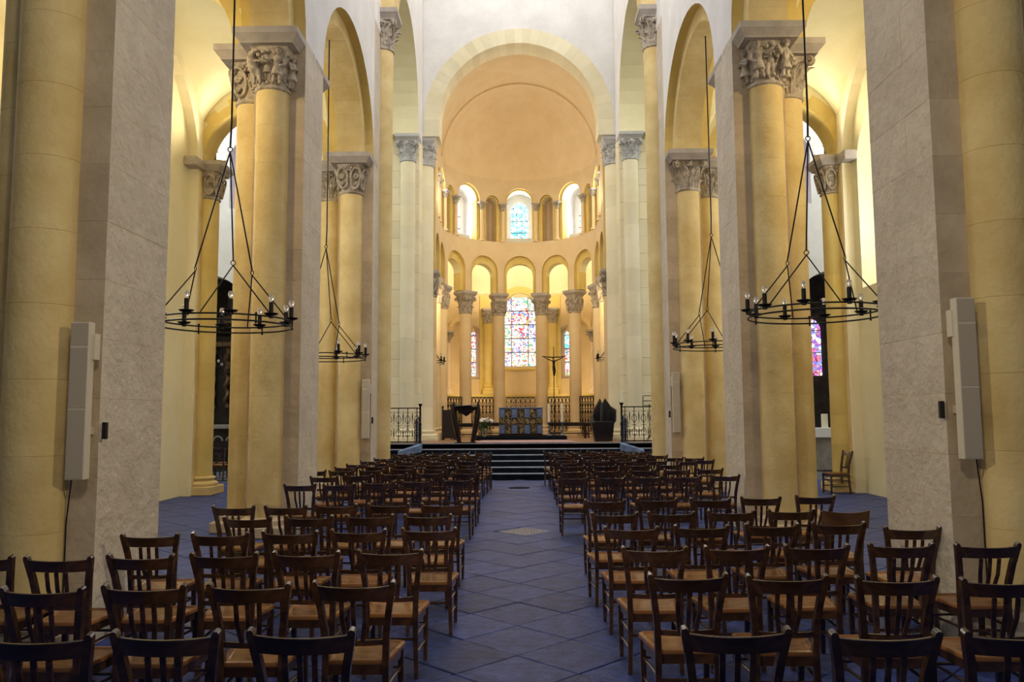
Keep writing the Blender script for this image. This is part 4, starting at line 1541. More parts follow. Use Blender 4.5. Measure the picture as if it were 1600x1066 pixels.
# the odd one with a broad solid back panel
t = thing('panel_back_chair', 'brown wooden chair with a broad solid curved back panel, right block beside the pier', 'chair', (3.02, 7.95, 0), 0.03)
n = 12
for nm, me in CP:
    if nm in ('top_rail', 'slat', 'lower_rail'):
        continue
    o = bpy.data.objects.new(nm, me)
    COL.objects.link(o)
    o.parent = t
vs = []
for i in range(n + 1):
    u = -1 + 2 * i / n
    zt = 0.872 - 0.02 * (1 - u * u)
    for dy, z in ((-0.010, 0.70), (0.010, 0.70), (0.010, zt), (-0.010, zt)):
        vs.append((u * 0.222, -0.225 - (z - 0.66) * 0.25 - 0.05 * (1 - u * u) + dy, z))
fs = []
for i in range(n):
    for j in range(4):
        a, b = i * 4 + j, i * 4 + (j + 1) % 4
        fs.append((a, a + 4, b + 4, b))
fs += [(0, 1, 2, 3), (n * 4 + 3, n * 4 + 2, n * 4 + 1, n * 4)]
ob('back_panel', MB().add(vs, fs), wood('brown_back_panel', (0.05, 0.022, 0.010), (0.10, 0.045, 0.020)), t, smooth=True)

# side aisle chair seen in profile, and chairs parked in the left transept
chair(6.98, 18.15, PI / 2 + 0.06, 'dark wooden chair in profile beside the yellow half column of the right aisle', None, name='slat_back_chair', sc=1.08)
for k, (x, y) in enumerate(((-9.55, 22.9), (-9.02, 22.95), (-8.5, 22.9), (-8.0, 22.95))):
    chair(x, y, 0.0, 'dark chair parked in the left transept before the chapel, %s' % ['leftmost', 'second from the left', 'third from the left', 'rightmost'][k], 'chairs in the left transept', sc=1.02)
for k, (x, y) in enumerate(((-9.3, 23.9), (-8.75, 23.9), (-8.2, 23.9))):
    chair(x, y, 0.0, 'dark chair in the row behind, left transept, %s' % ['left one', 'middle one', 'right one'][k], 'chairs in the left transept', sc=1.02)

# ================================================================== FLOOR GRILLE
g = thing('floor_grille', 'square pierced iron grille let into the paving of the centre aisle', 'grille', (GRATE[0], GRATE[1], 0), PI / 4)
ob('grille_bed', MB().box(-0.29, 0.29, -0.29, 0.29, -0.028, -0.02), BLACKL, g)
fr = MB()
for a in range(4):
    add_rot(fr, MB().box(-0.29, 0.29, 0.262, 0.29, -0.02, 0.002), a * PI / 2)
ob('rim', fr, NOSE, g)
bars = MB()
for i in range(1, 8):
    x = -0.262 + 0.524 * i / 8
    bars.box(x - 0.006, x + 0.006, -0.262, 0.262, -0.02, -0.004)
    bars.box(-0.262, 0.262, x - 0.006, x + 0.006, -0.02, -0.003)
for i in range(8):
    for j in range(8):
        x, y = -0.23 + 0.0655 * i, -0.23 + 0.0655 * j
        bars.ball((x, y, -0.002), 0.014, 6, 4)
o = ob('grille_bars', bars, plain('worn_steel', (0.42, 0.40, 0.42), 0.4, 0.5), g)
thing('drain_cover', 'dark oval stone drain cover in the aisle near the steps', 'cover', (-0.05, 19.9, 0.002), 0, None,
      MB().lathe([(0.26, -0.02), (0.26, 0.004), (0.235, 0.006), (0.23, 0.003), (0.0, 0.003)], 28, caps=False), STEP)

# ================================================================== CHANDELIERS
def hoop_pts(R, z, n=60):
    return [(R * math.cos(2 * PI * i / n), R * math.sin(2 * PI * i / n), z) for i in range(n)]


CH = {}


def chandelier(x, y, z, R, ztop, label, a0, group=None, cable_dx=0.0):
    t = thing('chandelier', label, 'chandelier', (x, y, z), 0, None)
    if 'up' not in CH:
        CH['up'] = MB().tube(hoop_pts(R, 0.035), 0.0105, 6, closed=True).mesh('hoop', True)
        CH['lo'] = MB().tube(hoop_pts(R, -0.035), 0.0105, 6, closed=True).mesh('hoop', True)
        p = MB()
        for i in range(6):
            a = 2 * PI * i / 6 + 0.26
            p.tube([(R * math.cos(a), R * math.sin(a), -0.05), (R * math.cos(a), R * math.sin(a), 0.05)], 0.010, 6)
            p.ball((R * math.cos(a), R * math.sin(a), 0.055), 0.016, 8, 6)
            p.ball((R * math.cos(a), R * math.sin(a), -0.055), 0.014, 8, 6)
        CH['posts'] = p.mesh('hoop_studs', True)
        CH['sleeve'] = MB().lathe([(0.027, -0.045), (0.027, 0.145), (0.022, 0.15)], 10).mesh('candle_sleeve', True)
        CH['pan'] = MB().lathe([(0.02, -0.016), (0.065, -0.006), (0.088, 0.014), (0.083, 0.016), (0.06, 0.004), (0.02, 0.002)], 16).mesh('drip_pan', True)
        CH['bulb'] = MB().lathe([(0.012, 0), (0.014, 0.012), (0.030, 0.034), (0.036, 0.056), (0.028, 0.080), (0.012, 0.093), (0.001, 0.095)], 10).mesh('bulb', True)
        for k_, m_ in (('up', IRON), ('lo', IRON), ('posts', IRON), ('sleeve', IRON), ('pan', IRON), ('bulb', BULBL)):
            CH[k_].materials.append(m_)
    ob('hoop', CH['up'], None, t)
    ob('hoop', CH['lo'], None, t)
    ob('hoop_studs', CH['posts'], None, t)
    for i in range(10):
        a = a0 + 2 * PI * i / 10
        p = (R * math.cos(a), R * math.sin(a), 0.06)
        s = ob('candle_sleeve', CH['sleeve'], None, t, p)
        ob('drip_pan', CH['pan'], None, s, (0, 0, 0))
        ob('bulb', CH['bulb'], None, s, (0, 0, 0.145))
    za = 2.20
    zn = 0.70
    for i in range(3):
        a = (PI if x < 0 else 0.0) + 2 * PI * i / 3
        nx, ny = 0.40 * math.cos(a), 0.40 * math.sin(a)
        ob('hanging_rod', MB().tube([(0, 0, za), (nx, ny, zn + 0.03)], 0.010, 6), IRON, t)
        rg = [(nx + 0.028 * math.cos(b) * math.cos(a + 1.57), ny + 0.028 * math.cos(b) * math.sin(a + 1.57), zn + 0.028 * math.sin(b)) for b in [2 * PI * k / 12 for k in range(12)]]
        ob('ring', MB().tube(rg, 0.006, 5, closed=True), IRON, t)
        for sg in (-1, 1):
            b = a + sg * PI / 6
            o = ob('hanging_rod', MB().tube([(nx, ny, zn - 0.03), (R * math.cos(b), R * math.sin(b), 0.05)], 0.0085, 6), IRON, t)
    ob('ring', MB().tube([(0.03 * math.cos(2 * PI * k / 12), 0, za + 0.03 + 0.03 * math.sin(2 * PI * k / 12)) for k in range(12)], 0.007, 5, closed=True), IRON, t)
    ob('cable', MB().tube([(0, 0, za + 0.05), (0.01, 0, za + 0.4), (0.0, 0, ztop - z)], 0.013, 6), IRON, t)
    return t


BULBL = BULB
CHN = [(-3.67, 9.95, 2.93, 'large iron candle hoop chandelier hanging in the nearest left arch', 0.10),
       (3.65, 9.95, 3.00, 'large iron candle hoop chandelier hanging in the nearest right arch', 0.45),
       (-3.88, 15.9, 2.93, 'iron candle hoop chandelier hanging in the second left arch', 0.25),
       (3.83, 15.9, 3.10, 'iron candle hoop chandelier hanging in the second right arch', 0.05),
       (-3.48, 28.3, 3.62, 'small far chandelier peeping out from behind the left choir pier', 0.2),
       (3.48, 28.3, 3.68, 'small far chandelier peeping out from behind the right choir pier', 0.3),
       (-8.8, 22.8, 3.05, 'chandelier in the left transept, seen through the nearest left arch', 0.3)]
for x, y, z, lab, a0 in CHN:
    chandelier(x, y, z, 0.80, {9.95: 9.72, 15.9: 9.75, 28.3: 8.1, 22.8: 14.9}[y], lab, a0)

# ================================================================== LOUDSPEAKERS
def speaker(x, y, z0, z1, w_, rz, label, cable=None):
    t = thing('column_loudspeaker', label, 'loudspeaker', (x, y, z0), rz)
    h = z1 - z0
    d = 0.085
    ob('cabinet', MB().bbox(-w_ / 2, w_ / 2, -d, 0, 0, h, 0.004), SPK, t)
    ob('grille', MB().bbox(-w_ / 2 + 0.007, w_ / 2 - 0.007, -d - 0.003, -d + 0.002, 0.008, h * 0.44, 0.002), SPKG, t)
    ob('grille', MB().bbox(-w_ / 2 + 0.007, w_ / 2 - 0.007, -d - 0.003, -d + 0.002, h * 0.45, h * 0.835, 0.002), SPKG, t)
    ob('grille', MB().bbox(-w_ / 2 + 0.007, w_ / 2 - 0.007, -d - 0.003, -d + 0.002, h * 0.85, h - 0.008, 0.002), SPKG, t)
    br = MB().bbox(w_ / 2 * (1 if x < 0 else -1) - 0.012, w_ / 2 * (1 if x < 0 else -1) + 0.022, -0.03, 0.045, h * 0.76, h * 0.93, 0.003)
    br.bbox(-0.03, 0.03, 0, 0.13, h * 0.28, h * 0.33, 0.003)
    br.bbox(-0.03, 0.03, 0, 0.13, h * 0.82, h * 0.87, 0.003)
    ob('bracket', br, SPK, t)
    ob('socket_box', MB().bbox((0.10 if x < 0 else -0.14), (0.14 if x < 0 else -0.10), 0.105, 0.135, h * 0.25, h * 0.36, 0.004), BLACKL, t)
    if cable:
        ob('cable', MB().tube([(cable, 0.0, h * 0.02), (cable * 2.2, 0.10, -0.15), (cable * 2.6, 0.115, -0.35), (cable * 2.6, 0.115, -z0 + 0.30)], 0.006, 5), BLACKL, t)
    return t


speaker(-3.43, 6.30, 1.30, 2.52, 0.148, 0.0, 'tall white column loudspeaker on the nearest left pier', -0.06)
speaker(3.44, 6.30, 1.42, 2.66, 0.148, 0.0, 'tall white column loudspeaker on the nearest right pier', 0.06)
speaker(-3.46, 18.08, 1.27, 2.58, 0.16, 0.0, 'distant white column loudspeaker on the left crossing pier')
speaker(3.46, 18.08, 1.36, 2.70, 0.16, 0.0, 'distant white column loudspeaker on the right crossing pier')

# ================================================================== SANCTUARY FURNITURE
# carpet, dais and altar
thing('carpet', 'pinkish red carpet on the sanctuary floor before the altar step', 'carpet', (0, 0, Z0), 0, None, MB().bbox(-1.32, 1.62, 24.6, 26.85, 0.002, 0.014, 0.004), RUG)
thing('altar_platform', 'low black platform under the altar', 'platform', (-0.02, 26.95, Z0 + 0.001), 0, None, MB().bbox(-1.55, 1.55, 0, 2.2, 0, 0.125, 0.01), STEP)
al = thing('altar', 'pierced bronze and silver altar block on the black platform', 'altar', (0.0, 27.6, Z0 + 0.127))
ob('core', MB().bbox(-0.72, 0.72, 0.05, 0.70, 0.0, 0.93, 0.01), BRONZE, al)
ob('altar_top', MB().bbox(-0.765, 0.765, 0.0, 0.75, 0.93, 0.965, 0.006), SILVER, al)
ob('plinth_band', MB().bbox(-0.75, 0.75, 0.0, 0.74, 0.0, 0.07, 0.006), BRONZE, al)
rr = random.Random(5)
cw = 1.5 / 7
rows_ = [(0.075, 0.30), (0.375, 0.24), (0.615, 0.31)]


def pierced(hh_, seed):
    rr = random.Random(seed)
    mb = MB()
    for i in range(9):
        a = rr.uniform(0, 6)
        r_ = rr.uniform(0.02, 0.05)
        cx_, cz_ = rr.uniform(-.06, .06), rr.uniform(-hh_ / 2 + .05, hh_ / 2 - .05)
        mb.tube([(cx_ + r_ * math.cos(a + q), -0.012, cz_ + r_ * math.sin(a + q)) for q in [0.9 * j for j in range(6)]], 0.008, 5)
    for i in range(9):
        mb.ball((rr.uniform(-0.085, 0.085), -0.014, rr.uniform(-hh_ / 2 + .03, hh_ / 2 - .03)), rr.uniform(0.009, 0.022), 7, 5)
    mb.tube([(-cw / 2 + .008, -0.006, -hh_ / 2 + .008), (cw / 2 - .008, -0.006, -hh_ / 2 + .008), (cw / 2 - .008, -0.006, hh_ / 2 - .008), (-cw / 2 + .008, -0.006, hh_ / 2 - .008)], 0.006, 4, closed=True)
    return mb


for i in range(7):
    for j, (z_, hh_) in enumerate(rows_):
        c = (-0.75 + cw * (i + 0.5), 0.0, z_ + hh_ / 2)
        if i % 2 == 0 and j != 1:
            ob('silver_panel', cmesh(('silver_panel', j), lambda: MB().bbox(-cw / 2 + 0.006, cw / 2 - 0.006, -0.018, 0.0, -hh_ / 2 + 0.006, hh_ / 2 - 0.006, 0.02), SILVER, False), SILVER, al, c)
            ob('pierced_panel', cmesh(('pierced_s', j, i % 3), lambda: pierced(hh_, 30 + i % 3 + 5 * j), SILVER), SILVER, al, (c[0], -0.012, c[2]), scale=0.8)
        else:
            ob('backing_plate', cmesh(('backing_plate', j), lambda: MB().bbox(-cw / 2 + 0.006, cw / 2 - 0.006, 0.02, 0.045, -hh_ / 2 + 0.006, hh_ / 2 - 0.006, 0.004), BRONZE, False), BRONZE, al, c)
            ob('pierced_panel', cmesh(('pierced_g', j, i % 3), lambda: pierced(hh_, i % 3 + 5 * j), GOLD), GOLD, al, (c[0], 0.008, c[2]))

# processional cross
cr = thing('standing_crucifix', 'tall slender bronze crucifix on a pole right of the altar', 'crucifix', (1.14, 27.55, Z0 + 0.127))
ob('pole', MB().tube([(0, 0, 0), (0, 0, 1.9), (0, 0, 3.02)], [0.016, 0.014, 0.014], 8), BRONZE, cr)
ob('foot', MB().lathe([(0.20, 0), (0.20, 0.02), (0.06, 0.05), (0.02, 0.12)], 16), BRONZE, cr)
ob('crossbar', MB().tube([(-0.40, 0, 2.70), (-0.2, 0, 2.675), (0, 0, 2.67), (0.2, 0, 2.675), (0.40, 0, 2.70)], [0.014, 0.018, 0.02, 0.018, 0.014], 8), BRONZE, cr)
mb = MB()
def q_(x, y, z): return (x, y - 0.035, 2.02 + z)
mb.cap(q_(0.015, 0, 0.02), q_(0.045, -0.03, 0.17), 0.018, 0.024)
mb.cap(q_(-0.005, 0, 0.02), q_(-0.02, -0.03, 0.17), 0.018, 0.024)
mb.cap(q_(0.045, -0.03, 0.17), q_(0.02, 0, 0.32), 0.026, 0.034)
mb.cap(q_(-0.02, -0.03, 0.17), q_(-0.02, 0, 0.32), 0.026, 0.034)
mb.tube([q_(0, 0, 0.24), q_(0, 0, 0.30), q_(0, 0, 0.36)], [0.055, 0.052, 0.045], 10)
mb.cap(q_(0, 0, 0.34), q_(0, -0.01, 0.50), 0.040, 0.050, 10)
mb.cap(q_(-0.05, -0.01, 0.52), q_(0.05, -0.01, 0.52), 0.028, 0.028)
mb.cap(q_(0, -0.01, 0.52), q_(-0.01, -0.02, 0.58), 0.020, 0.020)
mb.ball(q_(-0.02, -0.03, 0.62), 0.038, 10, 8, (0.85, 0.95, 1.15))
for sg in (-1, 1):
    mb.cap(q_(sg * 0.06, -0.01, 0.52), q_(sg * 0.18, 0, 0.57), 0.020, 0.017)
    mb.cap(q_(sg * 0.18, 0, 0.57), q_(sg * 0.33, 0.02, 0.655), 0.017, 0.012)
    mb.ball(q_(sg * 0.345, 0.02, 0.66), 0.016, 8, 6)
o = ob('corpus', mb, BRONZE, cr)
remesh(o, 0.007, 2)

for k, x in enumerate((0.95, 1.40)):
    c = thing('altar_candle', 'thick cream candle on a turned holder, %s of the pair right of the altar' % ('left' if k == 0 else 'right'), 'candle', (x, 27.45, Z0 + 0.127))
    ob('holder', MB().lathe([(0.085, 0), (0.09, 0.02), (0.03, 0.07), (0.022, 0.16), (0.04, 0.20), (0.022, 0.24), (0.02, 0.36), (0.035, 0.42), (0.06, 0.455), (0.055, 0.47), (0.03, 0.465)], 16), SILVER, c, smooth=True)
    ob('candle', MB().lathe([(0.042, 0.46), (0.042, 1.08), (0.030, 1.085), (0.004, 1.078)], 14), WAX, c, smooth=True)
    ob('wick', MB().tube([(0, 0, 1.07), (0.004, 0, 1.10)], 0.003, 5), BLACKL, c)

# flowers
fv = thing('flower_vase', 'glass vase with a bunch of white flowers left of the altar', 'flowers', (-1.22, 27.3, Z0 + 0.127))
ob('vase', MB().lathe([(0.07, 0), (0.075, 0.01), (0.085, 0.12), (0.11, 0.28), (0.105, 0.28), (0.08, 0.12), (0.065, 0.02), (0.0, 0.02)], 18, caps=False), GLASSV, fv, smooth=True)
rr = random.Random(9)
st = MB()
for i in range(16):
    a = rr.uniform(0, 6.28)
    r_ = rr.uniform(0.03, 0.22)
    st.tube([(0.02 * math.cos(a), 0.02 * math.sin(a), 0.03), (r_ * 0.4 * math.cos(a), r_ * 0.4 * math.sin(a), 0.25), (r_ * math.cos(a), r_ * math.sin(a), 0.45)], 0.005, 4)
ob('stems', st, LEAFG, fv)
for i in range(30):
    a = rr.uniform(0, 6.28)
    r_ = rr.uniform(0.05, 0.28)
    o = ob('leaf', cmesh(('flower_leaf',), lambda: leaf_mb(0.035, 0.16, 0.03, 0.03, 2, 4), LEAFG), LEAFG, fv, (r_ * 0.6 * math.cos(a), r_ * 0.6 * math.sin(a), rr.uniform(0.22, 0.42)), (rr.uniform(-0.7, 0.7), rr.uniform(-0.7, 0.7), a))
def bloom():
    mb = MB()
    for ring, (k, rad, el) in enumerate(((9, 0.060, 0.25), (7, 0.045, 0.7), (5, 0.028, 1.1))):
        for i in range(k):
            a = 2 * PI * i / k + ring * 0.3
            c, s = math.cos(a), math.sin(a)
            p = [(0.008 * c, 0.008 * s, 0.0)]
            mb.ball((rad * 0.6 * c * math.cos(el), rad * 0.6 * s * math.cos(el), rad * 0.7 * math.sin(el)), rad * 0.36, 6, 4, (1, 1, 0.5))
    mb.ball((0, 0, 0.018), 0.014, 6, 4)
    return mb
for i in range(17):
    a = rr.uniform(0, 6.28)
    r_ = math.sqrt(rr.random()) * 0.25
    ob('bloom', cmesh(('bloom',), bloom, PETAL), PETAL, fv, (r_ * 1.1 * math.cos(a), r_ * math.sin(a), 0.60 - r_ * 0.45 + rr.uniform(-0.04, 0.05)), (rr.uniform(0.2, 1.0), rr.uniform(-0.5, 0.5), rr.uniform(0, 6)), scale=rr.uniform(1.0, 1.35))

# ambo: two bowed bronze uprights carrying a wedge shaped desk
am = thing('ambo', 'dark bronze reading desk on two bowed uprights, left of the aisle steps', 'lectern', (-1.68, 24.75, Z0))
for sg in (-1, 1):
    pts = [(sg * 0.20, 0, 0), (sg * 0.25, 0.0, 0.25), (sg * 0.32, 0, 0.60), (sg * 0.37, 0, 0.92), (sg * 0.375, 0, 1.14), (sg * 0.365, 0, 1.27)]
    ob('upright', MB().tube(pts, [0.065, 0.075, 0.085, 0.085, 0.055, 0.008], 10), BRONZE, am, smooth=True)
mb = MB()
vs = [(-0.32, -0.16, 1.06), (0.34, -0.16, 1.10), (0.34, 0.22, 1.16), (-0.32, 0.22, 1.12), (-0.30, -0.10, 1.0), (0.02, -0.06, 0.80), (0.32, -0.10, 1.02), (0.02, 0.12, 0.82), (-0.30, 0.18, 1.02), (0.32, 0.18, 1.04)]
fs = [(0, 1, 2, 3), (0, 4, 6, 1), (4, 5, 6), (3, 2, 9, 8), (8, 9, 7), (4, 8, 7, 5), (6, 5, 7, 9), (0, 3, 8, 4), (1, 6, 9, 2)]
ob('desk', mb.add(vs, fs), BRONZE, am)
ob('book_plate', MB().bbox(-0.25, 0.25, -0.15, 0.20, 1.125, 1.14, 0.004), SILVER, am, rot=(0.0, -0.06, 0))
ob('foot_plate', MB().bbox(-0.34, 0.33, -0.18, 0.25, 0.0, 0.02, 0.006), BRONZE, am)

# president's chair
pc = thing('presider_chair', 'black sculpted armchair with a twin peaked back, right of the altar', 'armchair', (2.60, 25.5, Z0))
mb = MB()
lv = [(-0.30, -0.28, 0.0), (0.24, -0.28, 0.0), (0.24, 0.30, 0.0), (-0.30, 0.30, 0.0), (-0.40, -0.34, 0.60), (0.30, -0.34, 0.60), (0.36, 0.34, 0.60), (-0.38, 0.34, 0.60)]
mb.add(lv, [(3, 2, 1, 0), (0, 1, 5, 4), (1, 2, 6, 5), (2, 3, 7, 6), (3, 0, 4, 7), (4, 5, 6, 7)])
ob('seat_block', mb, BLACKL, pc)
# shell back: folded sheet with two points
prof = [(-0.48, -0.36, 0.62), (-0.36, 0.02, 0.82), (-0.26, 0.24, 1.05), (-0.07, 0.36, 1.36), (0.005, 0.34, 1.20), (0.09, 0.36, 1.37), (0.26, 0.24, 1.10), (0.42, 0.04, 0.98), (0.36, -0.34, 0.64)]
bot = [(-0.36, -0.34, 0.55), (-0.34, 0.05, 0.55), (-0.25, 0.22, 0.55), (-0.10, 0.30, 0.55), (0.0, 0.27, 0.55), (0.10, 0.30, 0.55), (0.22, 0.22, 0.55), (0.30, 0.05, 0.55), (0.30, -0.32, 0.55)]
k = len(prof)
vs = prof + bot + [(x * 0.90, y - 0.05, z - 0.03) for x, y, z in prof] + [(x * 0.88, y - 0.05, z + 0.02) for x, y, z in bot]
fs = []
for i in range(k - 1):
    fs += [(i, i + 1, k + i + 1, k + i), (2 * k + i + 1, 2 * k + i, 3 * k + i, 3 * k + i + 1), (i + 1, i, 2 * k + i, 2 * k + i + 1)]
fs += [(0, k, 3 * k, 2 * k), (k - 1, 3 * k - 1, 4 * k - 1, 2 * k - 1)]
ob('shell_back', MB().add(vs, fs), BLACKL, pc, smooth=False)
ob('seat_cushion', MB().bbox(-0.33, 0.27, -0.34, 0.2, 0.585, 0.625, 0.015), BLACKL, pc)

# high backed stall on the left
stl = thing('high_backed_stall', 'dark wooden high backed seat with round finials beside the left choir pier', 'chair', (-2.42, 27.75, Z0))
ob('seat', MB().bbox(-0.26, 0.20, -0.16, 0.30, 0.42, 0.47, 0.006), DARKW, stl)
ob('back_panel', MB().bbox(-0.26, 0.16, -0.20, -0.16, 0.06, 1.02, 0.006), DARKW, stl)
for x in (-0.24, 0.16):
    ob('post', MB().lathe([(0.032, 0), (0.032, 1.05), (0.02, 1.07), (0.04, 1.10), (0.042, 1.12), (0.02, 1.155), (0.002, 1.165)], 10), DARKW, stl, (x, -0.17, 0), smooth=True)
    ob('leg', MB().bbox(-0.025, 0.025, -0.025, 0.025, 0, 0.42, 0.004), DARKW, stl, (x, 0.27, 0))
for x in (-0.24, 0.16):
    ob('armrest', MB().bbox(-0.03, 0.03, -0.15, 0.3, 0.66, 0.69, 0.006), DARKW, stl, (x, 0, 0))

# benches behind the altar
for k, (x, y, L, rz) in enumerate(((-2.02, 28.6, 1.0, 0.15), (1.75, 29.5, 1.55, -0.06), (-0.95, 30.2, 1.2, 0.05), (2.55, 28.7, 0.7, -0.25))):
    b = thing('bench', 'dark wooden bench behind the altar, %s' % ['on the left by the ambo', 'right of the crucifix', 'left behind the flowers', 'on the right by the armchair'][k], 'bench', (x, y, Z0), rz)
    ob('seat', MB().bbox(-L / 2, L / 2, -0.16, 0.16, 0.50, 0.56, 0.008), DARKW, b)
    for sx in (-1, 1):
        for sy in (-1, 1):
            ob('leg', cmesh(('bench_leg',), lambda: MB().lathe([(0.03, 0), (0.02, 0.03), (0.028, 0.12), (0.018, 0.22), (0.03, 0.36), (0.022, 0.42), (0.03, 0.5)], 8), DARKW), DARKW, b, (sx * (L / 2 - 0.07), sy * 0.12, 0))
    ob('stretcher', MB().bbox(-L / 2 + 0.07, L / 2 - 0.07, -0.012, 0.012, 0.14, 0.18, 0.003), DARKW, b)
    ob('apron', MB().bbox(-L / 2 + 0.05, L / 2 - 0.05, -0.13, -0.11, 0.42, 0.50, 0.003), DARKW, b)


# wrought iron grilles between the choir columns
def grille(i, s0, s1):
    a, b = Vector(apse(s0, 0.20)), Vector(apse(s1, 0.20))
    d = b - a
    a2, b2 = a + d.normalized() * 0.28, b - d.normalized() * 0.28
    L = (b2 - a2).length
    c = (a2 + b2) / 2
    t = thing('choir_grille', 'wrought iron openwork grille between choir columns, %s' % i, 'grille', (c.x, c.y, Z0), math.atan2(d.y, d.x))
    hh = 1.56
    for z, th in ((0.12, 0.03), (0.78, 0.02), (hh - 0.015, 0.035), (hh - 0.22, 0.016)):
        ob('rail', MB().box(-L / 2, L / 2, -0.014, 0.014, z - th / 2, z + th / 2), IRON, t)
    n = 6
    for k in range(n + 1):
        x = -L / 2 + L * k / n
        ob('bar', cmesh(('gbar',), lambda: MB().box(-0.011, 0.011, -0.011, 0.011, 0.0, 1.54), IRON, False), IRON, t, (x, 0, 0))
    def unit():
        mb = MB()
        w2 = L / n / 2 * 0.84
        for z0_, z1_ in ((0.14, 0.76), (0.80, hh - 0.23)):
            m_ = 10
            for sg in (-1, 1):
                mb.tube([(sg * w2 * math.sin(PI * q / m_), 0, z0_ + (z1_ - z0_) * q / m_) for q in range(m_ + 1)], 0.010, 4)
            zc_ = (z0_ + z1_) / 2
            for sg in (-1, 1):
                mb.tube([(w2 * 0.5 * math.cos(q), 0, zc_ + sg * 0.12 + w2 * 0.5 * math.sin(q)) for q in [0.7 * j for j in range(9)]], 0.008, 4)
            mb.ball((0, 0, zc_), 0.026, 6, 4)
        for sg in (-1, 1):
            mb.tube([(sg * w2 * (0.95 - 0.9 * (q / 6) ** 2), 0, hh - 0.21 + 0.18 * q / 6) for q in range(7)], 0.011, 4)
        mb.ball((0, 0, hh - 0.05), 0.022, 6, 4)
        return mb
    me = unit().mesh('scrollwork', True)
    me.materials.append(IRON)
    for k in range(n):
        ob('scrollwork', me, None, t, (-L / 2 + L * (k + 0.5) / n, 0, 0))


ss = [-5.72, -4.12, -2.42, -0.875, 0.875, 2.42, 4.12, 5.72]
for i in range(7):
    grille(['far left', 'left, seen past the ambo', 'left of the middle bay', 'in the middle bay behind the altar', 'right of the middle bay, behind the crucifix', 'right, behind the armchair', 'far right'][i], ss[i], ss[i + 1])


# communion rails with posts and folded gates at the top of the steps
def rail(sg):
    wd = SIDE[sg]
    x0, x1 = sg * 3.02, sg * 4.05
    t = thing('iron_railing', 'wrought iron railing with ring pattern on the %s side of the steps' % wd, 'railing', (0, 24.3, Z0))
    xa, xb = min(x0, x1), max(x0, x1)
    for z in (0.05, 1.06):
        ob('rail', MB().box(xa, xb, -0.016, 0.016, z - 0.016, z + 0.016), IRON, t)
    for k in range(4):
        x = xa + 0.10 + (xb - xa - 0.2) * k / 3
        mb = MB()
        mb.tube([(x, 0, 0.02), (x, 0, 1.06)], 0.012, 6)
        for zc_ in (0.32, 0.72):
            for s2 in (-1, 1):
                mb.tube([(x + s2 * 0.075 * math.sin(PI * q / 8), 0, zc_ - 0.13 + 0.26 * q / 8) for q in range(9)], 0.009, 5)
                mb.tube([(x + s2 * (0.012 + 0.06 * q / 5), 0, zc_ + 0.20 - 0.05 * (q / 5) ** 2 * 0 + 0.02 * q / 5) for q in range(6)], 0.008, 4)
        mb.ball((x, 0, 0.52), 0.022, 6, 5)
        ob('ringed_bar', mb, IRON, t, smooth=True)
    for k in range(3):
        x = xa + 0.10 + (xb - xa - 0.2) * (k + 0.5) / 3
        mb = MB()
        mb.tube([(x, 0, 0.12), (x, 0, 0.30), (x, 0, 0.48)], [0.003, 0.018, 0.003], 6)
        mb.tube([(x, 0, 0.58), (x, 0, 0.80), (x, 0, 0.98)], [0.003, 0.018, 0.003], 6)
        ob('spindle', mb, IRON, t, smooth=True)
    # newel post
    ob('post', MB().lathe([(0.06, 0), (0.05, 0.04), (0.032, 0.08), (0.038, 0.5), (0.03, 0.52), (0.042, 0.56), (0.028, 0.62), (0.028, 1.10), (0.055, 1.15), (0.065, 1.18), (0.06, 1.19)], 12), IRON, t, (x0, 0, 0), smooth=True)
    c = thing('post_candle', 'white candle standing on the %s railing post' % wd, 'candle', (x0, 24.3, Z0 + 1.19), 0, None, MB().lathe([(0.034, 0), (0.034, 0.34), (0.02, 0.35), (0.003, 0.345)], 12), WAX, True)
    # gate leaf folded back towards the nave
    g = thing('folded_gate', 'blue-black iron gate leaf folded open below the %s railing post' % wd, 'gate', (x0, 24.24, Z0), 0)
    for z in (0.06, 0.80):
        ob('rail', MB().tube([(0, 0, z), (sg * 0.10, -0.42, z - (0.12 if z > 0.5 else 0))], 0.014, 6), IRONB, g)
    for k in range(5):
        u = k / 4
        mb = MB().tube([(sg * 0.10 * u, -0.42 * u, 0.02), (sg * 0.10 * u, -0.42 * u, 0.84 - 0.14 * u)], 0.012, 6)
        for zc_ in (0.25, 0.55):
            mb.tube([(sg * 0.10 * u + 0.05 * math.cos(q), -0.42 * u, zc_ + 0.08 * math.sin(q)) for q in [0.7 * j for j in range(9)]], 0.009, 4)
        ob('scrolled_bar', mb, IRONB, g, smooth=True)
    # pale kerb block at the end of the steps
    mb = MB()
    mb.add([(x0 - sg * 0.12, 23.55, Z0 - 0.22), (x0 + sg * 0.50, 23.2, Z0 - 0.33), (x0 + sg * 0.50, 23.4, Z0 - 0.33), (x0 - sg * 0.12, 23.85, Z0 - 0.2),
            (x0 - sg * 0.12, 23.55, Z0 - 0.02), (x0 + sg * 0.50, 23.2, Z0 - 0.20), (x0 + sg * 0.50, 23.4, Z0 - 0.16), (x0 - sg * 0.12, 23.85, Z0 + 0.04)],
           [(3, 2, 1, 0), (4, 5, 6, 7), (0, 1, 5, 4), (1, 2, 6, 5), (2, 3, 7, 6), (3, 0, 4, 7)])
    thing('kerb_block', 'pale blue-grey sloping stone kerb at the %s end of the steps' % wd, 'kerb', (0, 0, 0), 0, None, mb, KERB)


KERB = stone('pale_blue_kerb_stone', (0.05, 0.08, 0.16), (0.20, 0.27, 0.40), scale=5)
rail(-1)
rail(1)

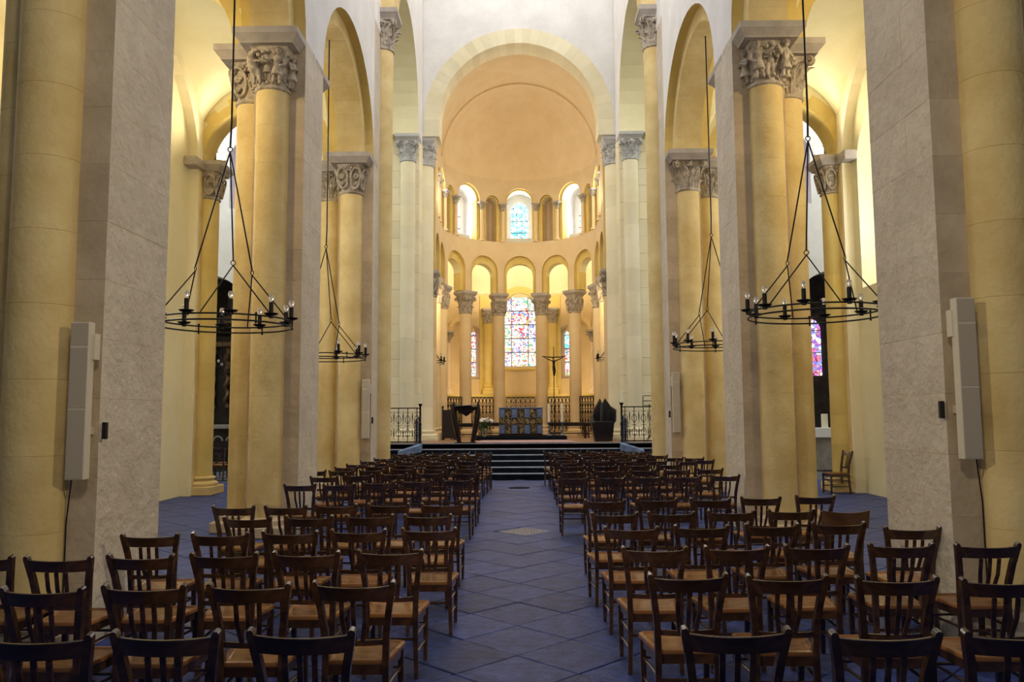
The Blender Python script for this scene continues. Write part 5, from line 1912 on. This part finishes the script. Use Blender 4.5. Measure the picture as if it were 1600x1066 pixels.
# music stand by the right railing
ms = thing('music_stand', 'black wire music stand behind the right railing', 'stand', (3.92, 24.7, Z0))
ob('pole', MB().tube([(0, 0, 0.1), (0, 0, 1.15)], 0.012, 6), IRON, ms)
for a in range(3):
    ob('leg', MB().tube([(0, 0, 0.22), (0.2 * math.cos(a * 2.09), 0.2 * math.sin(a * 2.09), 0.01)], 0.010, 5), IRON, ms)
mb = MB()
for z in (1.10, 1.24, 1.40):
    k = (z - 1.10) / 0.3
    mb.tube([(-0.20 + 0.05 * k, 0.1 * k, z), (0.22 - 0.02 * k, 0.1 * k, z)], 0.012, 5)
for x in (-0.20, 0.22):
    mb.tube([(x, 0, 1.10), (x * 0.85, 0.1, 1.40)], 0.012, 5)
ob('desk_frame', mb, IRON, ms)

# ================================================================== CHAPELS OFF THE TRANSEPT
# left: carved altarpiece with twisted columns, statue, altar
rt_ = thing('altarpiece', 'dark carved altarpiece with twisted columns in the left chapel', 'altarpiece', (-10.3, 28.2, 0))
ob('panel', MB().bbox(-1.3, 1.3, 0, 0.15, 1.5, 4.6, 0.02), DARKW, rt_)
ob('arched_top', ring_piece(0.75, 1.0, 0.0, PI, -0.1, 0.1, 16), GILTW, rt_, (0, 0, 4.3))
ob('cornice', MB().bbox(-1.4, 1.4, -0.25, 0.15, 4.2, 4.38, 0.03), GILTW, rt_)
for x in (-1.0, -0.45, 0.05, 0.55, 1.1):
    mb = MB()
    mb.tube([(0.045 * math.cos(q * 0.9), 0.045 * math.sin(q * 0.9), 2.05 + 2.1 * q / 30) for q in range(31)], 0.085, 8)
    ob('twisted_column', mb, GILTW, rt_, (x, -0.15, 0), smooth=True)
al2 = thing('side_altar', 'stone and wood altar table in the left chapel', 'altar', (-10.3, 27.5, 0))
ob('altar_body', MB().bbox(-1.2, 1.2, 0, 0.6, 0.0, 1.35, 0.02), DARKW, al2)
ob('altar_top', MB().bbox(-1.3, 1.3, -0.1, 0.65, 1.35, 1.5, 0.02), STATUE, al2)
for x in (-0.9, -0.45, 0, 0.45, 0.9):
    ob('front_arch', ring_piece(0.13, 0.18, 0.0, PI, -0.03, 0.0, 8), STATUE, al2, (x, 0, 0.95))


def statue(loc, h, label, seed):
    rr = random.Random(seed)
    mb = MB()
    s = h
    mb.tube([(0, 0, 0.0), (0, 0, 0.25 * s), (0, -0.01, 0.5 * s), (0, -0.01, 0.62 * s)], [0.19 * s, 0.16 * s, 0.13 * s, 0.12 * s], 14)
    for k in range(9):
        a = 2 * PI * k / 9 + rr.uniform(-.1, .1)
        mb.cap((0.17 * s * math.cos(a), 0.17 * s * math.sin(a), 0.03 * s), (0.11 * s * math.cos(a), 0.11 * s * math.sin(a), 0.55 * s), 0.022 * s, 0.014 * s, 6)
    mb.cap((0, 0, 0.55 * s), (0, -0.01, 0.74 * s), 0.10 * s, 0.11 * s, 10)
    mb.cap((-0.09 * s, 0, 0.77 * s), (0.09 * s, 0, 0.77 * s), 0.06 * s, 0.06 * s)
    mb.cap((0, 0, 0.78 * s), (0, -0.01, 0.87 * s), 0.04 * s, 0.04 * s)
    mb.ball((0, -0.02 * s, 0.925 * s), 0.062 * s, 12, 8, (0.88, 1, 1.2))
    mb.ball((0, 0.01 * s, 0.93 * s), 0.072 * s, 12, 8, (1, 1, 1.1))
    mb.cap((0, -0.08 * s, 0.93 * s), (0, -0.09 * s, 0.915 * s), 0.010 * s, 0.012 * s, 6)
    for sg in (-1, 1):
        mb.cap((sg * 0.13 * s, 0, 0.75 * s), (sg * 0.16 * s, -0.05 * s, 0.60 * s), 0.045 * s, 0.04 * s)
        mb.cap((sg * 0.16 * s, -0.05 * s, 0.60 * s), (sg * 0.03 * s, -0.15 * s, 0.68 * s), 0.04 * s, 0.028 * s)
        mb.ball((sg * 0.015 * s, -0.16 * s, 0.70 * s), 0.03 * s, 8, 6, (0.7, 1, 1.3))
    t = thing('statue', label, 'statue', loc)
    o = ob('robed_figure', mb, STATUE, t, (0, 0, 0.12))
    remesh(o, 0.02, 2)
    ob('pedestal', MB().bbox(-0.22, 0.22, -0.22, 0.22, 0, 0.14, 0.01), STATUE, t)


statue((-9.72, 27.75, 1.5), 1.25, 'robed stone statue standing on the altar in the left chapel', 2)
al3 = thing('side_altar', 'altar with white cloth in the right chapel behind the second pier', 'altar', (9.75, 25.2, 0))
ob('altar_body', MB().bbox(-0.8, 0.8, 0.05, 0.6, 0.0, 1.22, 0.02), STATUE, al3)
ob('altar_top', MB().bbox(-0.86, 0.86, 0.0, 0.65, 1.22, 1.30, 0.01), STATUE, al3)
thing('altar_cloth', 'white cloth lying over the altar in the right chapel', 'cloth', (9.75, 25.2, 0), 0, None, MB().bbox(-0.88, 0.88, -0.03, 0.66, 1.302, 1.312, 0.004).bbox(-0.88, 0.88, -0.035, -0.025, 1.02, 1.306, 0.003), LINEN)
thing('pillar_candle', 'thick white candle on the altar in the right chapel', 'candle', (9.50, 25.45, 1.313), 0, None, MB().lathe([(0.10, 0), (0.10, 0.42), (0.08, 0.43), (0.004, 0.42)], 16), WAX, True)
statue((10.2, 25.55, 1.313), 1.15, 'robed stone statue on the white altar in the right chapel', 4)
e = bpy.data.objects.new('window_17', None)
COL.objects.link(e)
e.location = (10.35, 28.9, 0)
e['kind'] = 'structure'
n = 12
for k, (za, zb_) in enumerate(((3.1, 3.9), (3.93, 4.7))):
    for x in (-0.42, 0.01):
        ob('pane', MB().box(x, x + 0.41, -0.01, 0.01, za, zb_), PURPLE2, e)
vs = [(-0.42, 0, 4.73), (0.42, 0, 4.73)] + [(0.42 * math.cos(PI * i / n), 0, 4.74 + 0.42 * math.sin(PI * i / n)) for i in range(n + 1)]
ob('pane', MB().add(vs, [tuple(range(len(vs)))]), PURPLE2, e)

# ================================================================== FLOODLIGHTS on the responds
def flood(x, y, z, aim, label, watt=60, ang=120):
    t = thing('floodlight', label, 'lamp', (x, y, z), math.atan2(aim[1] - y, aim[0] - x))
    ob('housing', MB().bbox(-0.14, 0.05, -0.12, 0.12, 0.06, 0.24, 0.02), SPK, t)
    ob('lamp_face', MB().bbox(0.052, 0.06, -0.10, 0.10, 0.08, 0.22, 0.002), LAMPON, t)
    ob('yoke', MB().box(-0.06, -0.02, -0.14, 0.14, 0.0, 0.07), SPK, t)
    return t


for side in (-1, 1):
    flood(side * 7.05, 18.55, 7.74, (side * 6.0, 16.0), 'small lit floodlight on top of the far %s aisle capital' % SIDE[side])
